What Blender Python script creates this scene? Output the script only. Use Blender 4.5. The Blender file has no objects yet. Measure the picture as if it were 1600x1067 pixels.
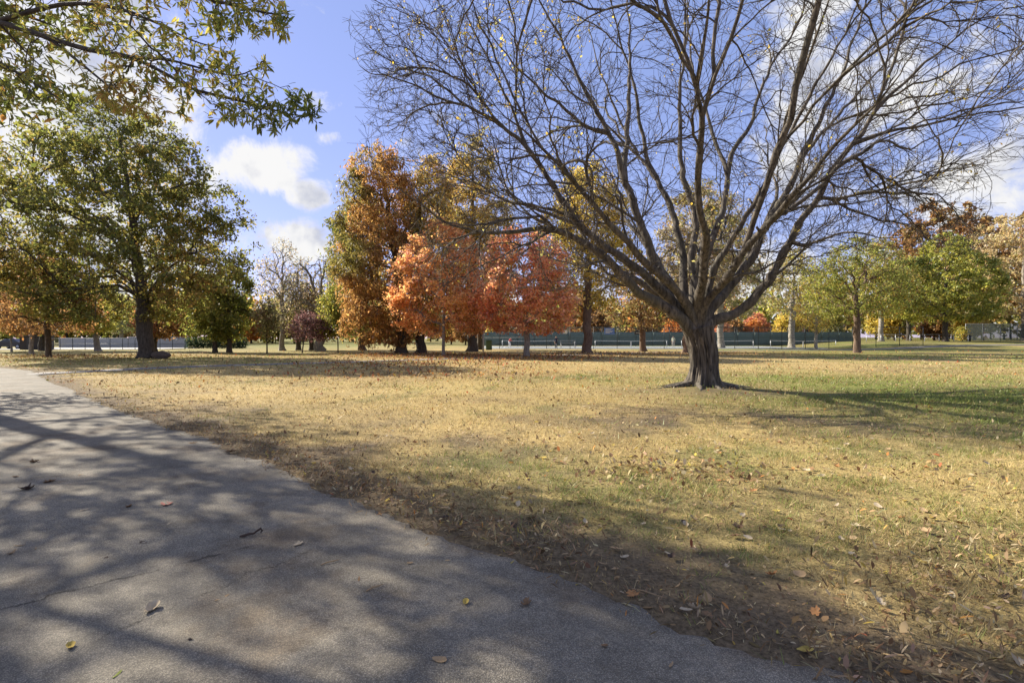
import bpy, bmesh, math, random, time
import numpy as np
from mathutils import Vector, Matrix
T0 = time.time()
R = math.radians
SC = bpy.context.scene
COL = SC.collection

# ------------------------------------------------------------------ camera
CAM_H, FPX, HOR = 1.6, 800.0, 527.0
cd = bpy.data.cameras.new('camera'); cd.lens = 18.0; cd.sensor_width = 36.0
cd.clip_start = 0.05; cd.clip_end = 3000
cam = bpy.data.objects.new('camera', cd); COL.objects.link(cam)
cam.location = (0, 0, CAM_H); cam.rotation_euler = (R(90 - 0.465), 0, 0)
SC.camera = cam

# ------------------------------------------------------------------ sun, sky, exposure
SUN_EL = 32.0
SUN_H = np.array([-0.85, 0.53]); SUN_H /= np.linalg.norm(SUN_H)
SDIR = Vector((SUN_H[0]*math.cos(R(SUN_EL)), SUN_H[1]*math.cos(R(SUN_EL)), math.sin(R(SUN_EL))))
sl = bpy.data.lights.new('sun', 'SUN'); sl.energy = 5.0; sl.angle = R(0.5); sl.color = (1.0, 0.92, 0.78)
so = bpy.data.objects.new('sun', sl); COL.objects.link(so)
so.rotation_euler = SDIR.to_track_quat('Z', 'Y').to_euler(); so.location = SDIR*200
SC.view_settings.view_transform = 'Standard'; SC.view_settings.look = 'None'
SC.view_settings.exposure = 1.22; SC.view_settings.gamma = 1.0
SC.view_settings.use_curve_mapping = False
try:
    SC.cycles.max_bounces = 4; SC.cycles.diffuse_bounces = 2; SC.cycles.transmission_bounces = 3
    SC.cycles.use_denoising = True; SC.cycles.sample_clamp_indirect = 4.0
except Exception: pass

def dirpx(px, py):
    v = Vector(((px-800)/FPX, 1.0, (HOR-py)/FPX)); v.normalize(); return v

def build_world():
    w = bpy.data.worlds.new('World'); SC.world = w; w.use_nodes = True
    nt = w.node_tree; N = nt.nodes; L = nt.links; N.clear()
    def nd(t, **k):
        n = N.new(t)
        for a, b in k.items(): setattr(n, a, b)
        return n
    out = nd('ShaderNodeOutputWorld'); bg = nd('ShaderNodeBackground'); bg.inputs[1].default_value = 0.115
    L.new(bg.outputs[0], out.inputs[0])
    sky = nd('ShaderNodeTexSky', sky_type='NISHITA'); sky.sun_disc = False
    sky.sun_elevation = R(SUN_EL); sky.sun_rotation = math.atan2(SDIR.x, SDIR.y)
    sky.altitude = 50; sky.air_density = 1.0; sky.dust_density = 0.15; sky.ozone_density = 3.5
    tint = nd('ShaderNodeMix', data_type='RGBA', blend_type='MULTIPLY'); tint.inputs[0].default_value = 1
    hs = nd('ShaderNodeHueSaturation'); hs.inputs['Saturation'].default_value = 0.92; L.new(sky.outputs[0], hs.inputs['Color'])
    L.new(hs.outputs[0], tint.inputs[6]); tint.inputs[7].default_value = (1.02, .75, .88, 1)
    even = nd('ShaderNodeMix', data_type='RGBA'); even.inputs[0].default_value = 0.6   # flat blue mixed in to tone down the pale glow towards the sun
    L.new(tint.outputs[2], even.inputs[6]); even.inputs[7].default_value = (1.05, 1.58, 2.98, 1)
    tc = nd('ShaderNodeTexCoord'); d = tc.outputs['Generated']
    def math_(op, a, b=None, clamp=False):
        n = nd('ShaderNodeMath', operation=op); n.use_clamp = clamp
        for i, v in enumerate((a, b)):
            if v is None: continue
            if isinstance(v, (int, float)): n.inputs[i].default_value = v
            else: L.new(v, n.inputs[i])
        return n.outputs[0]
    def vm(op, a, b):
        n = nd('ShaderNodeVectorMath', operation=op); L.new(a, n.inputs[0])
        if b is not None:
            if isinstance(b, (tuple, Vector)): n.inputs[1].default_value = tuple(b)
            else: L.new(b, n.inputs[1])
        return n
    sep = nd('ShaderNodeSeparateXYZ'); L.new(d, sep.inputs[0])
    zz = math_('ADD', math_('MAXIMUM', sep.outputs[2], 0.0), 0.35)
    flat = nd('ShaderNodeCombineXYZ')
    L.new(math_('DIVIDE', sep.outputs[0], zz), flat.inputs[0])
    L.new(math_('DIVIDE', sep.outputs[1], zz), flat.inputs[1])
    L.new(math_('MULTIPLY', sep.outputs[2], 2.2), flat.inputs[2])
    def noise(vec, scale, detail, rough=0.55, dist=0.0):
        n = nd('ShaderNodeTexNoise'); n.inputs['Scale'].default_value = scale
        n.inputs['Detail'].default_value = detail; n.inputs['Roughness'].default_value = rough
        n.inputs['Distortion'].default_value = dist
        L.new(vec, n.inputs['Vector']); return n.outputs[0]
    big = noise(flat.outputs[0], 1.1, 3.0)
    fine = noise(flat.outputs[0], 5.0, 9.0, 0.6, 0.3)
    mid = noise(d, 8.5, 12.0, 0.66, 0.45)
    # cloud banks (direction, horizontal and vertical half size)
    lobes = [((415, 262), .105, .065, .72), ((480, 302), .07, .045, .62), ((455, 378), .12, .06, .62), ((100, 110), .27, .22, .60), ((-250, 120), .5, .45, .7), ((20, 300), .24, .2, .66),
             ((150, 420), .26, .14, .55), ((1310, 110), .22, .26, .40), ((1225, 250), .2, .16, .36), ((1570, 290), .18, .10, .66), ((1900, 330), .4, .25, .7),
             ((505, 158), .06, .035, .36), ((516, 214), .035, .02, .36), ((640, 235), .05, .03, .22), ((1180, 440), .35, .14, .55), ((1480, 60), .28, .16, .32), ((850, 490), .5, .09, .45)]
    for az, el, rx, rz, k in ((75, 30, .4, .2, .6), (100, 55, .4, .25, .5), (125, 22, .5, .2, .65), (160, 40, .45, .25, .6), (190, 20, .5, .18, .65), (215, 58, .4, .25, .55), (235, 28, .45, .22, .6), (265, 50, .4, .2, .5), (285, 25, .45, .2, .65), (20, 78, .35, .2, .5), (180, 80, .3, .2, .45)):  # added out-of-view clouds, their white fill makes the shade less blue
        lobes.append((Vector((math.sin(R(az))*math.cos(R(el)), math.cos(R(az))*math.cos(R(el)), math.sin(R(el)))), rx, rz, k))
    tot = None
    for pp, rx, rz, k in lobes:
        c = pp if isinstance(pp, Vector) else dirpx(*pp)
        s = vm('SUBTRACT', d, c); m = vm('MULTIPLY', s.outputs[0], (1/rx, 1/rx, 1/rz))
        ln = nd('ShaderNodeVectorMath', operation='LENGTH'); L.new(m.outputs[0], ln.inputs[0])
        mr = nd('ShaderNodeMapRange', interpolation_type='SMOOTHSTEP'); L.new(ln.outputs['Value'], mr.inputs[0])
        mr.inputs[1].default_value = 1.15; mr.inputs[2].default_value = 0.2
        mr.inputs[3].default_value = 0.0; mr.inputs[4].default_value = k*.93
        tot = mr.outputs[0] if tot is None else math_('MAXIMUM', tot, mr.outputs[0])
    dens = math_('ADD', math_('ADD', math_('MULTIPLY', big, 0.55), math_('MULTIPLY', fine, 0.45)),
                 math_('ADD', tot, math_('MULTIPLY', math_('SUBTRACT', mid, 0.5), 1.75)))
    cov = nd('ShaderNodeMapRange', interpolation_type='SMOOTHSTEP'); L.new(dens, cov.inputs[0])
    cov.inputs[1].default_value = 0.74; cov.inputs[2].default_value = 1.08
    # grey bellies where the bank is thick
    bel = nd('ShaderNodeMapRange', interpolation_type='SMOOTHSTEP')
    L.new(math_('ADD', noise(d, 9.0, 6.0, 0.55), math_('MULTIPLY', dens, 0.10)), bel.inputs[0])
    bel.inputs[1].default_value = 0.56; bel.inputs[2].default_value = 0.76
    cc = nd('ShaderNodeMix', data_type='RGBA'); L.new(bel.outputs[0], cc.inputs[0])
    cc.inputs[6].default_value = (3.55, 3.53, 3.53, 1); cc.inputs[7].default_value = (2.15, 2.25, 2.65, 1)
    fin = nd('ShaderNodeMix', data_type='RGBA'); L.new(cov.outputs[0], fin.inputs[0])
    L.new(even.outputs[2], fin.inputs[6]); L.new(cc.outputs[2], fin.inputs[7])
    L.new(fin.outputs[2], bg.inputs[0])
build_world()

# ------------------------------------------------------------------ helpers
def tag(o, label=None, cat=None, group=None, kind=None):
    if label: o['label'] = label
    if cat: o['category'] = cat
    if group: o['group'] = group
    if kind: o['kind'] = kind
    return o
def empty(name, loc, rz=0):
    o = bpy.data.objects.new(name, None); COL.objects.link(o)
    o.location = loc; o.rotation_euler = (0, 0, rz); o.empty_display_size = 0.3
    return o
def link(name, me, parent=None, loc=None):
    o = bpy.data.objects.new(name, me); COL.objects.link(o)
    if parent is not None: o.parent = parent
    if loc is not None: o.location = loc
    return o
def mesh_np(name, V, F, mat=None, col=None, smooth=False):
    """V (n,3); F (m,k) equal sized faces, or list of such arrays"""
    me = bpy.data.meshes.new(name)
    Fs = F if isinstance(F, list) else [F]
    Fs = [np.asarray(f, np.int32) for f in Fs if len(f)]
    V = np.asarray(V, np.float32)
    me.vertices.add(len(V)); me.vertices.foreach_set('co', V.ravel())
    nl = sum(f.size for f in Fs); nf = sum(len(f) for f in Fs)
    me.loops.add(nl); me.polygons.add(nf)
    me.loops.foreach_set('vertex_index', np.concatenate([f.ravel() for f in Fs]))
    tot = np.concatenate([np.full(len(f), f.shape[1], np.int32) for f in Fs])
    st = np.concatenate([[0], np.cumsum(tot)[:-1]]).astype(np.int32)
    me.polygons.foreach_set('loop_start', st); me.polygons.foreach_set('loop_total', tot)
    if smooth: me.polygons.foreach_set('use_smooth', np.ones(nf, bool))
    if col is not None:
        a = me.color_attributes.new('Col', 'FLOAT_COLOR', 'POINT')
        c = np.ones((len(V), 4), np.float32); c[:, :3] = col
        a.data.foreach_set('color', c.ravel())
    me.update(calc_edges=True)
    if mat: me.materials.append(mat)
    return me
def G(px, py, h=0.0):
    D = (CAM_H-h)*FPX/(py-HOR); return np.array([(px-800)/FPX*D, D, h])
def P(px, py, D):
    return np.array([(px-800)/FPX*D, D, CAM_H+(HOR-py)/FPX*D])
def ss(x, a, b):
    t = np.clip((x-a)/(b-a), 0, 1); return t*t*(3-2*t)
def hash2(i, j, s):
    n = (i*374761393 + j*668265263 + s*974634777) & 0xffffffff
    n = ((n ^ (n >> 13))*1274126177) & 0xffffffff
    return ((n ^ (n >> 16)) & 0xffff)/65535.0
def vnoise(x, y, s=0):
    x = np.asarray(x, float); y = np.asarray(y, float)
    i = np.floor(x).astype(np.int64); j = np.floor(y).astype(np.int64)
    u = x-i; v = y-j; u = u*u*(3-2*u); v = v*v*(3-2*v)
    return (hash2(i, j, s)*(1-u)+hash2(i+1, j, s)*u)*(1-v)+(hash2(i, j+1, s)*(1-u)+hash2(i+1, j+1, s)*u)*v
def fbm(x, y, s=0, o=4):
    a = 0; amp = .5; t = 0
    for k in range(o):
        a = a+amp*vnoise(np.asarray(x)*2**k, np.asarray(y)*2**k, s+k); t += amp; amp *= .55
    return a/t
def unit(v):
    return v/np.maximum(np.linalg.norm(v, axis=-1, keepdims=True), 1e-9)

# ------------------------------------------------------------------ materials
def mat_new(name):
    m = bpy.data.materials.new(name); m.use_nodes = True
    nt = m.node_tree; nt.nodes.clear()
    return m, nt, nt.nodes, nt.links
def flat_mat(name, col, rough=0.6, metal=0.0, nscale=6.0, namp=0.18, bump=0.0):
    m, nt, N, L = mat_new(name)
    o = N.new('ShaderNodeOutputMaterial'); b = N.new('ShaderNodeBsdfPrincipled'); L.new(b.outputs[0], o.inputs[0])
    b.inputs['Roughness'].default_value = rough; b.inputs['Metallic'].default_value = metal
    tc = N.new('ShaderNodeTexCoord'); n = N.new('ShaderNodeTexNoise'); n.inputs['Scale'].default_value = nscale
    n.inputs['Detail'].default_value = 5; L.new(tc.outputs['Object'], n.inputs['Vector'])
    mx = N.new('ShaderNodeMix'); mx.data_type = 'RGBA'; L.new(n.outputs[0], mx.inputs[0])
    mx.inputs[6].default_value = tuple(c*(1-namp) for c in col)+(1,)
    mx.inputs[7].default_value = tuple(min(1, c*(1+namp)) for c in col)+(1,)
    L.new(mx.outputs[2], b.inputs['Base Color'])
    if bump:
        bp = N.new('ShaderNodeBump'); bp.inputs['Strength'].default_value = bump; bp.inputs['Distance'].default_value = 0.02
        L.new(n.outputs[0], bp.inputs['Height']); L.new(bp.outputs[0], b.inputs['Normal'])
    return m
def leaf_mat(name, trans=0.4, gloss=0.06, sat=1.0):
    m, nt, N, L = mat_new(name)
    o = N.new('ShaderNodeOutputMaterial')
    at = N.new('ShaderNodeAttribute'); at.attribute_name = 'Col'
    d = N.new('ShaderNodeBsdfDiffuse'); t = N.new('ShaderNodeBsdfTranslucent'); g = N.new('ShaderNodeBsdfGlossy')
    g.inputs['Roughness'].default_value = 0.45
    L.new(at.outputs[0], d.inputs[0])
    hs = N.new('ShaderNodeHueSaturation'); hs.inputs['Saturation'].default_value = 1.0; hs.inputs['Value'].default_value = 1.3
    L.new(at.outputs[0], hs.inputs['Color']); L.new(hs.outputs[0], t.inputs[0])
    a = N.new('ShaderNodeMixShader'); a.inputs[0].default_value = trans
    L.new(d.outputs[0], a.inputs[1]); L.new(t.outputs[0], a.inputs[2])
    c = N.new('ShaderNodeMixShader'); c.inputs[0].default_value = gloss
    L.new(a.outputs[0], c.inputs[1]); L.new(g.outputs[0], c.inputs[2])
    L.new(c.outputs[0], o.inputs[0]); return m
def bark_mat(name, c1, c2, zs=1.4, scale=7.0, bump=0.5, moss=None):
    m, nt, N, L = mat_new(name)
    o = N.new('ShaderNodeOutputMaterial'); b = N.new('ShaderNodeBsdfPrincipled'); L.new(b.outputs[0], o.inputs[0])
    b.inputs['Roughness'].default_value = 0.9
    tc = N.new('ShaderNodeTexCoord'); mp = N.new('ShaderNodeMapping'); mp.inputs['Scale'].default_value = (scale, scale, zs)
    L.new(tc.outputs['Object'], mp.inputs[0])
    n = N.new('ShaderNodeTexNoise'); n.inputs['Scale'].default_value = 2.2; n.inputs['Detail'].default_value = 8
    n.inputs['Roughness'].default_value = .65; n.inputs['Distortion'].default_value = .6; L.new(mp.outputs[0], n.inputs['Vector'])
    r = N.new('ShaderNodeValToRGB'); r.color_ramp.elements[0].position = .36; r.color_ramp.elements[1].position = .66
    r.color_ramp.elements[0].color = c1+(1,); r.color_ramp.elements[1].color = c2+(1,); L.new(n.outputs[0], r.inputs[0])
    n2 = N.new('ShaderNodeTexNoise'); n2.inputs['Scale'].default_value = .9; n2.inputs['Detail'].default_value = 4
    L.new(tc.outputs['Object'], n2.inputs['Vector'])
    mx = N.new('ShaderNodeMix'); mx.data_type = 'RGBA'; mx.blend_type = 'MIX'
    mr = N.new('ShaderNodeMapRange'); mr.inputs[1].default_value = .48; mr.inputs[2].default_value = .7; mr.inputs[4].default_value = .55
    L.new(n2.outputs[0], mr.inputs[0]); L.new(mr.outputs[0], mx.inputs[0])
    L.new(r.outputs[0], mx.inputs[6]); mx.inputs[7].default_value = (moss or tuple((a+b_)/2*.9 for a, b_ in zip(c1, c2)))+(1,)
    L.new(mx.outputs[2], b.inputs['Base Color'])
    bp = N.new('ShaderNodeBump'); bp.inputs['Strength'].default_value = bump; bp.inputs['Distance'].default_value = 0.05
    L.new(n.outputs[0], bp.inputs['Height']); L.new(bp.outputs[0], b.inputs['Normal'])
    return m
M_LEAF = leaf_mat('leaf_tissue', .58, .03)
M_LITTER = leaf_mat('dry_leaf', .15, .0)
M_GRASS = leaf_mat('grass_blade', .25, .03)
M_BARK_MAIN = bark_mat('bark_grey_brown', (.022, .017, .013), (.19, .157, .118), .9, 5.0, 1.0, (.085, .078, .052))
M_TWIG = bark_mat('bark_twig', (.036, .028, .02), (.105, .083, .06), 3, 5, .2)
M_BARK_DARK = bark_mat('bark_dark', (.03, .024, .018), (.11, .088, .066), 1.2, 6, .7)
M_BARK_GREY = bark_mat('bark_grey', (.12, .105, .085), (.34, .30, .245), 1.5, 5, .5)
M_BARK_RED = bark_mat('bark_reddish', (.07, .043, .028), (.21, .14, .095), 1.0, 6, .6)
M_BARK_PALE = bark_mat('bark_pale_mottled', (.15, .13, .10), (.40, .365, .30), 2.5, 2.5, .3)

# ------------------------------------------------------------------ terrain functions
RE_PX = [(1250, 1048), (1194, 1026), (1109, 998), (1025, 964), (912, 919), (800, 871), (709, 846), (608, 809), (525, 776),
         (450, 744), (375, 708), (300, 681), (188, 645), (124, 617), (64, 590)]
RE = np.array([(9.0, -4.2), (5.0, -0.6), (2.7, 1.35)] + [tuple(G(*p)[:2]) for p in RE_PX] + [(-22.4, 23.9), (-27.2, 27.0), (-38, 33), (-70, 48)])
def resample(P_, step):
    P_ = np.asarray(P_, float)
    seg = np.linalg.norm(np.diff(P_, axis=0), axis=1); s = np.concatenate([[0], np.cumsum(seg)])
    n = max(2, int(s[-1]/step)+1); t = np.linspace(0, s[-1], n)
    return np.stack([np.interp(t, s, P_[:, k]) for k in range(P_.shape[1])], 1)
def catmull(P_, n):
    P_ = np.asarray(P_, float); Q = np.vstack([2*P_[0]-P_[1], P_, 2*P_[-1]-P_[-2]]); out = []
    for i in range(len(P_)-1):
        a, b, c, d = Q[i:i+4]
        for t in np.linspace(0, 1, n, endpoint=False):
            out.append(.5*((2*b)+(c-a)*t+(2*a-5*b+4*c-d)*t*t+(-a+3*b-3*c+d)*t**3))
    out.append(P_[-1]); return np.array(out)
RE_S = catmull(RE, 3)
def edge_dist(x, y, poly=RE_S):
    """signed distance to the path's lawn-side edge: >0 on the lawn"""
    x = np.asarray(x, float).ravel(); y = np.asarray(y, float).ravel()
    best = np.full(x.shape, 1e9); cb = np.zeros(x.shape)
    for (ax, ay), (bx, by) in zip(poly[:-1], poly[1:]):
        dx, dy = bx-ax, by-ay; L2 = dx*dx+dy*dy+1e-12
        t = np.clip(((x-ax)*dx+(y-ay)*dy)/L2, 0, 1)
        qx, qy = x-ax-t*dx, y-ay-t*dy; d = np.hypot(qx, qy)
        cr = (dx*(y-ay)-dy*(x-ax))/math.sqrt(L2)
        m = (d < best-1e-7) | ((np.abs(d-best) <= 1e-7) & (np.abs(cr) > np.abs(cb)))
        best = np.where(m, d, best); cb = np.where(m, cr, cb)
    return best*np.where(cb < 0, 1, -1)
PATH_W = 4.4
SIDE = np.array([(-20.6, 21.8), (-19.6, 24.6), (-17.6, 27.8), (-14.6, 30.2), (-10, 33.6), (-4.5, 38.2), (5, 46), (15, 54), (27, 60.5), (45, 65.5), (72, 70), (120, 74)])
SIDE_S = catmull(SIDE, 4)
def poly_dist(x, y, poly):
    return np.abs(edge_dist(x, y, poly))
MAIN = G(1098, 607)[:2]
def hz(x, y):
    x = np.asarray(x, float); y = np.asarray(y, float); sh = x.shape
    xf, yf = x.ravel(), y.ravel()
    h = .10*np.exp(-((xf-MAIN[0])**2+(yf-MAIN[1])**2)/1.9)
    e = edge_dist(xf, yf); off = ss(e, .15, 1.2)*ss(poly_dist(xf, yf, SIDE_S), 1.0, 2.4)*(1-ss(yf, 38, 50))
    h += off*(fbm(xf*.8, yf*.8, 11, 3)-.5)*.07
    h += .045*np.exp(-((e-.22)/.22)**2)*fbm(xf*2.6, yf*2.6, 71, 3)*(e > -.3)
    h += .95*ss(xf, 42, 62)*ss(yf, 52, 84)
    return h.reshape(sh)
def hz1(x, y):
    if y > 50: t = lambda v: v*v*(3-2*v); return .95*t(min(max((x-42)/20, 0), 1))*t(min(max((y-52)/32, 0), 1))
    return float(hz(np.array([x]), np.array([y]))[0])

# ground colour of the lawn (its own plant cover and soil, not light)
STRAW = np.array([.45, .33, .135]); GREEN = np.array([.15, .18, .04]); DIRT = np.array([.125, .092, .066]); ORANGE = np.array([.40, .19, .055])
OLIVE = np.array([.235, .215, .065])
def blob(x, y, cx, cy, rx, ry, a=0):
    c, s = math.cos(a), math.sin(a); u = (x-cx)*c+(y-cy)*s; v = -(x-cx)*s+(y-cy)*c
    return np.exp(-((u/rx)**2+(v/ry)**2))
def cover(x, y):
    """green fraction, bare-soil fraction, orange-litter fraction"""
    x = np.asarray(x, float); y = np.asarray(y, float); sh = x.shape; x = x.ravel(); y = y.ravel()
    e = edge_dist(x, y); n1 = fbm(x*.35, y*.35, 3, 4); n2 = fbm(x*1.4, y*1.4, 7, 4); n3 = fbm(x*.12, y*.12, 5, 3)
    g = .14*ss(n1, .40, .7)+.40*ss(n2, .52, .75)*ss(n1, .38, .6)
    g += 1.1*blob(x, y, 12.5, 13.5, 6.5, 4.4) + .6*blob(x, y, 11, 20, 10, 4)+.5*blob(x, y, 9, 8, 5, 2.5)*ss(n2, .35, .6)+.3*blob(x, y, 1.6, 5.2, 2.0, .9, -.3)+.3*blob(x, y, -.2, 6.3, 1.3, .8)+.15*blob(x, y, 4.5, 5.0, 2.5, 1.2)
    g += .5*ss(x, 14, 30)*ss(y, 18, 30)*ss(n1, .3, .6)+.75*ss(y, 40, 50)*ss(n3, .25, .55)*(.4+.6*ss(x, 5, 30))
    g += .35*ss(-x-y*.2, 3, 12)*ss(y, 24, 32)+.5*ss(y, 75, 110)
    d = 1.0*(1-ss(e, .08+.6*n2, .5+1.2*n2))*ss(n1+.2*n2, .15, .5)
    d += .95*blob(x, y, 1.45, 3.15, .95, .42, -.75)+.6*blob(x, y, -2.2, 7.2, 1.6, .7, -.6)*n2*1.6+.55*blob(x, y, -.7, 7.6, 1.9, .8, -.2)*ss(n2, .3, .6)
    d += .8*blob(x, y, 5.3, 9.8, 4.2, 1.5, -.3)*ss(n2, .3, .55)+.45*blob(x, y, 1.5, 9.5, 3, 1.5)*ss(n2, .35, .6)+.7*blob(x, y, MAIN[0]-.3, MAIN[1]-.8, 2.6, 1.5)+.6*blob(x, y, -7.5, 12, 4, 1.5, -.7)*n2*1.5
    d += .3*ss(n2, .57, .74)+.22*ss(fbm(x*.5+9, y*.5, 61, 4), .5, .66)
    o = .8*(blob(x, y, -6, 45, 8, 5)+blob(x, y, 1.5, 42, 7, 5)+.7*blob(x, y, 9, 50, 10, 6)+.4*blob(x, y, -4, 24, 8, 5))*ss(n2, .25, .6)
    o += .35*blob(x, y, -28, 45, 14, 6)+.35*blob(x, y, 18, 52, 12, 5)
    f = lambda a: np.clip(a, 0, 1).reshape(sh)
    return f(g), f(d), f(o)
def ground_col(x, y):
    g, d, o = cover(x, y); n = fbm(x*.6, y*.6, 21, 4)[..., None]
    c = STRAW*(.78+.45*n)
    gc = np.where(n > .5, GREEN*1.05, OLIVE*.85)
    c = c*(1-g[..., None]*.88)+gc*g[..., None]*.88
    c = c*(1-o[..., None])+ORANGE*o[..., None]
    c = c*(1-d[..., None]*.85)+DIRT*d[..., None]*.85
    return c, g, d, o

def lawn_material():
    m, nt, N, L = mat_new('lawn_turf')
    o = N.new('ShaderNodeOutputMaterial'); b = N.new('ShaderNodeBsdfPrincipled'); L.new(b.outputs[0], o.inputs[0])
    b.inputs['Roughness'].default_value = .95; b.inputs['Specular IOR Level'].default_value = .15
    at = N.new('ShaderNodeAttribute'); at.attribute_name = 'Col'
    tc = N.new('ShaderNodeTexCoord')
    def noise(s, det, r=.6):
        n = N.new('ShaderNodeTexNoise'); n.inputs['Scale'].default_value = s; n.inputs['Detail'].default_value = det
        n.inputs['Roughness'].default_value = r; L.new(tc.outputs['Object'], n.inputs['Vector']); return n.outputs[0]
    a = noise(38, 6, .7); c = noise(7, 5)
    mr = N.new('ShaderNodeMapRange'); L.new(a, mr.inputs[0]); mr.inputs[1].default_value = .3; mr.inputs[2].default_value = .7
    mr.inputs[3].default_value = .32; mr.inputs[4].default_value = 1.45
    mr2 = N.new('ShaderNodeMapRange'); L.new(c, mr2.inputs[0]); mr2.inputs[1].default_value = .3; mr2.inputs[2].default_value = .7
    mr2.inputs[3].default_value = .72; mr2.inputs[4].default_value = 1.2
    mu = N.new('ShaderNodeMath'); mu.operation = 'MULTIPLY'; L.new(mr.outputs[0], mu.inputs[0]); L.new(mr2.outputs[0], mu.inputs[1])
    sc = N.new('ShaderNodeVectorMath'); sc.operation = 'SCALE'; L.new(at.outputs['Color'], sc.inputs[0]); L.new(mu.outputs[0], sc.inputs['Scale'])
    L.new(sc.outputs[0], b.inputs['Base Color'])
    bp = N.new('ShaderNodeBump'); bp.inputs['Strength'].default_value = .7; bp.inputs['Distance'].default_value = .03
    L.new(a, bp.inputs['Height']); L.new(bp.outputs[0], b.inputs['Normal'])
    return m

def asphalt_material():
    m, nt, N, L = mat_new('worn_asphalt')
    o = N.new('ShaderNodeOutputMaterial'); b = N.new('ShaderNodeBsdfPrincipled'); L.new(b.outputs[0], o.inputs[0])
    b.inputs['Roughness'].default_value = .85; b.inputs['Specular IOR Level'].default_value = .3
    tc = N.new('ShaderNodeTexCoord')
    def noise(s, det, r=.6, v=None):
        n = N.new('ShaderNodeTexNoise'); n.inputs['Scale'].default_value = s; n.inputs['Detail'].default_value = det
        n.inputs['Roughness'].default_value = r; L.new(v or tc.outputs['Object'], n.inputs['Vector']); return n.outputs[0]
    def mrange(v, a, b_, c, d, sm=False):
        n = N.new('ShaderNodeMapRange'); L.new(v, n.inputs[0])
        if sm: n.interpolation_type = 'SMOOTHSTEP'
        for i, k in enumerate((a, b_, c, d)): n.inputs[i+1].default_value = k
        return n.outputs[0]
    def mth(op, a, b_):
        n = N.new('ShaderNodeMath'); n.operation = op
        for i, k in enumerate((a, b_)):
            if isinstance(k, (int, float)): n.inputs[i].default_value = k
            else: L.new(k, n.inputs[i])
        return n.outputs[0]
    vor = N.new('ShaderNodeTexVoronoi'); vor.inputs['Scale'].default_value = 135; L.new(tc.outputs['Object'], vor.inputs['Vector'])
    vc = N.new('ShaderNodeSeparateColor'); L.new(vor.outputs['Color'], vc.inputs[0])
    stone = mrange(vc.outputs[0], 0, 1, .68, 1.34)
    gap = mrange(vor.outputs['Distance'], .15, .6, 1.0, .45, True)
    v = mth('MULTIPLY', stone, gap)
    v = mth('MULTIPLY', v, mrange(noise(1.3, 7, .68), .3, .7, .68, 1.30))
    v = mth('MULTIPLY', v, mrange(noise(11, 6, .7), .3, .7, .82, 1.18))
    # a meandering crack and a shorter one beside it
    def crack(p, ang, ln, w, seed):
        mp = N.new('ShaderNodeMapping'); mp.vector_type = 'TEXTURE'
        mp.inputs['Location'].default_value = (p[0], p[1], 0); mp.inputs['Rotation'].default_value = (0, 0, ang)
        L.new(tc.outputs['Object'], mp.inputs[0]); s = N.new('ShaderNodeSeparateXYZ'); L.new(mp.outputs[0], s.inputs[0])
        wob = mth('MULTIPLY', mth('SUBTRACT', noise(2.6+seed, 9, .72), .5), .42)
        ab = mth('ABSOLUTE', mth('ADD', s.outputs[1], wob), 0.0)
        line = mrange(ab, w, w*.35, 0, 1, True)
        end = mrange(mth('ABSOLUTE', s.outputs[0], 0.0), ln, ln*.7, 0, 1, True)
        brk = mrange(noise(5, 4), .38, .55, .1, 1, True)
        return mth('MULTIPLY', mth('MULTIPLY', line, end), brk)
    a = G(10, 958); c = G(375, 862); mid = (a+c)/2; ang = math.atan2(c[1]-a[1], c[0]-a[0]); ln = np.linalg.norm(c-a)/2*1.3
    ck = crack(mid, ang, ln, .016, 0)
    a2 = G(200, 985); c2 = G(450, 880); mid2 = (a2+c2)/2
    ck = mth('MAXIMUM', ck, crack(mid2, math.atan2(c2[1]-a2[1], c2[0]-a2[0]), .7, .008, 1.3))
    a3 = G(60, 700); c3 = G(330, 706); mid3 = (a3+c3)/2
    ck = mth('MAXIMUM', ck, crack(mid3, .05, 2.2, .02, .7))
    v = mth('MULTIPLY', v, mth('SUBTRACT', 1.0, mth('MULTIPLY', ck, .6)))
    sc = N.new('ShaderNodeVectorMath'); sc.operation = 'SCALE'; sc.inputs[0].default_value = (.345, .302, .232); L.new(v, sc.inputs['Scale'])
    # brownish dusty stains
    st = N.new('ShaderNodeMix'); st.data_type = 'RGBA'; L.new(mrange(noise(.9, 7, .65), .48, .66, 0, .9, True), st.inputs[0])
    L.new(sc.outputs[0], st.inputs[6])
    br = N.new('ShaderNodeVectorMath'); br.operation = 'MULTIPLY'; L.new(sc.outputs[0], br.inputs[0]); br.inputs[1].default_value = (.80, .70, .60)
    L.new(br.outputs[0], st.inputs[7]); L.new(st.outputs[2], b.inputs['Base Color'])
    h = mth('SUBTRACT', mth('MULTIPLY', gap, 1.0), mth('MULTIPLY', ck, 1.4))
    bp = N.new('ShaderNodeBump'); bp.inputs['Strength'].default_value = .75; bp.inputs['Distance'].default_value = .012
    L.new(h, bp.inputs['Height']); L.new(bp.outputs[0], b.inputs['Normal'])
    return m
M_LAWN = lawn_material(); M_ASPH = asphalt_material()

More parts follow.
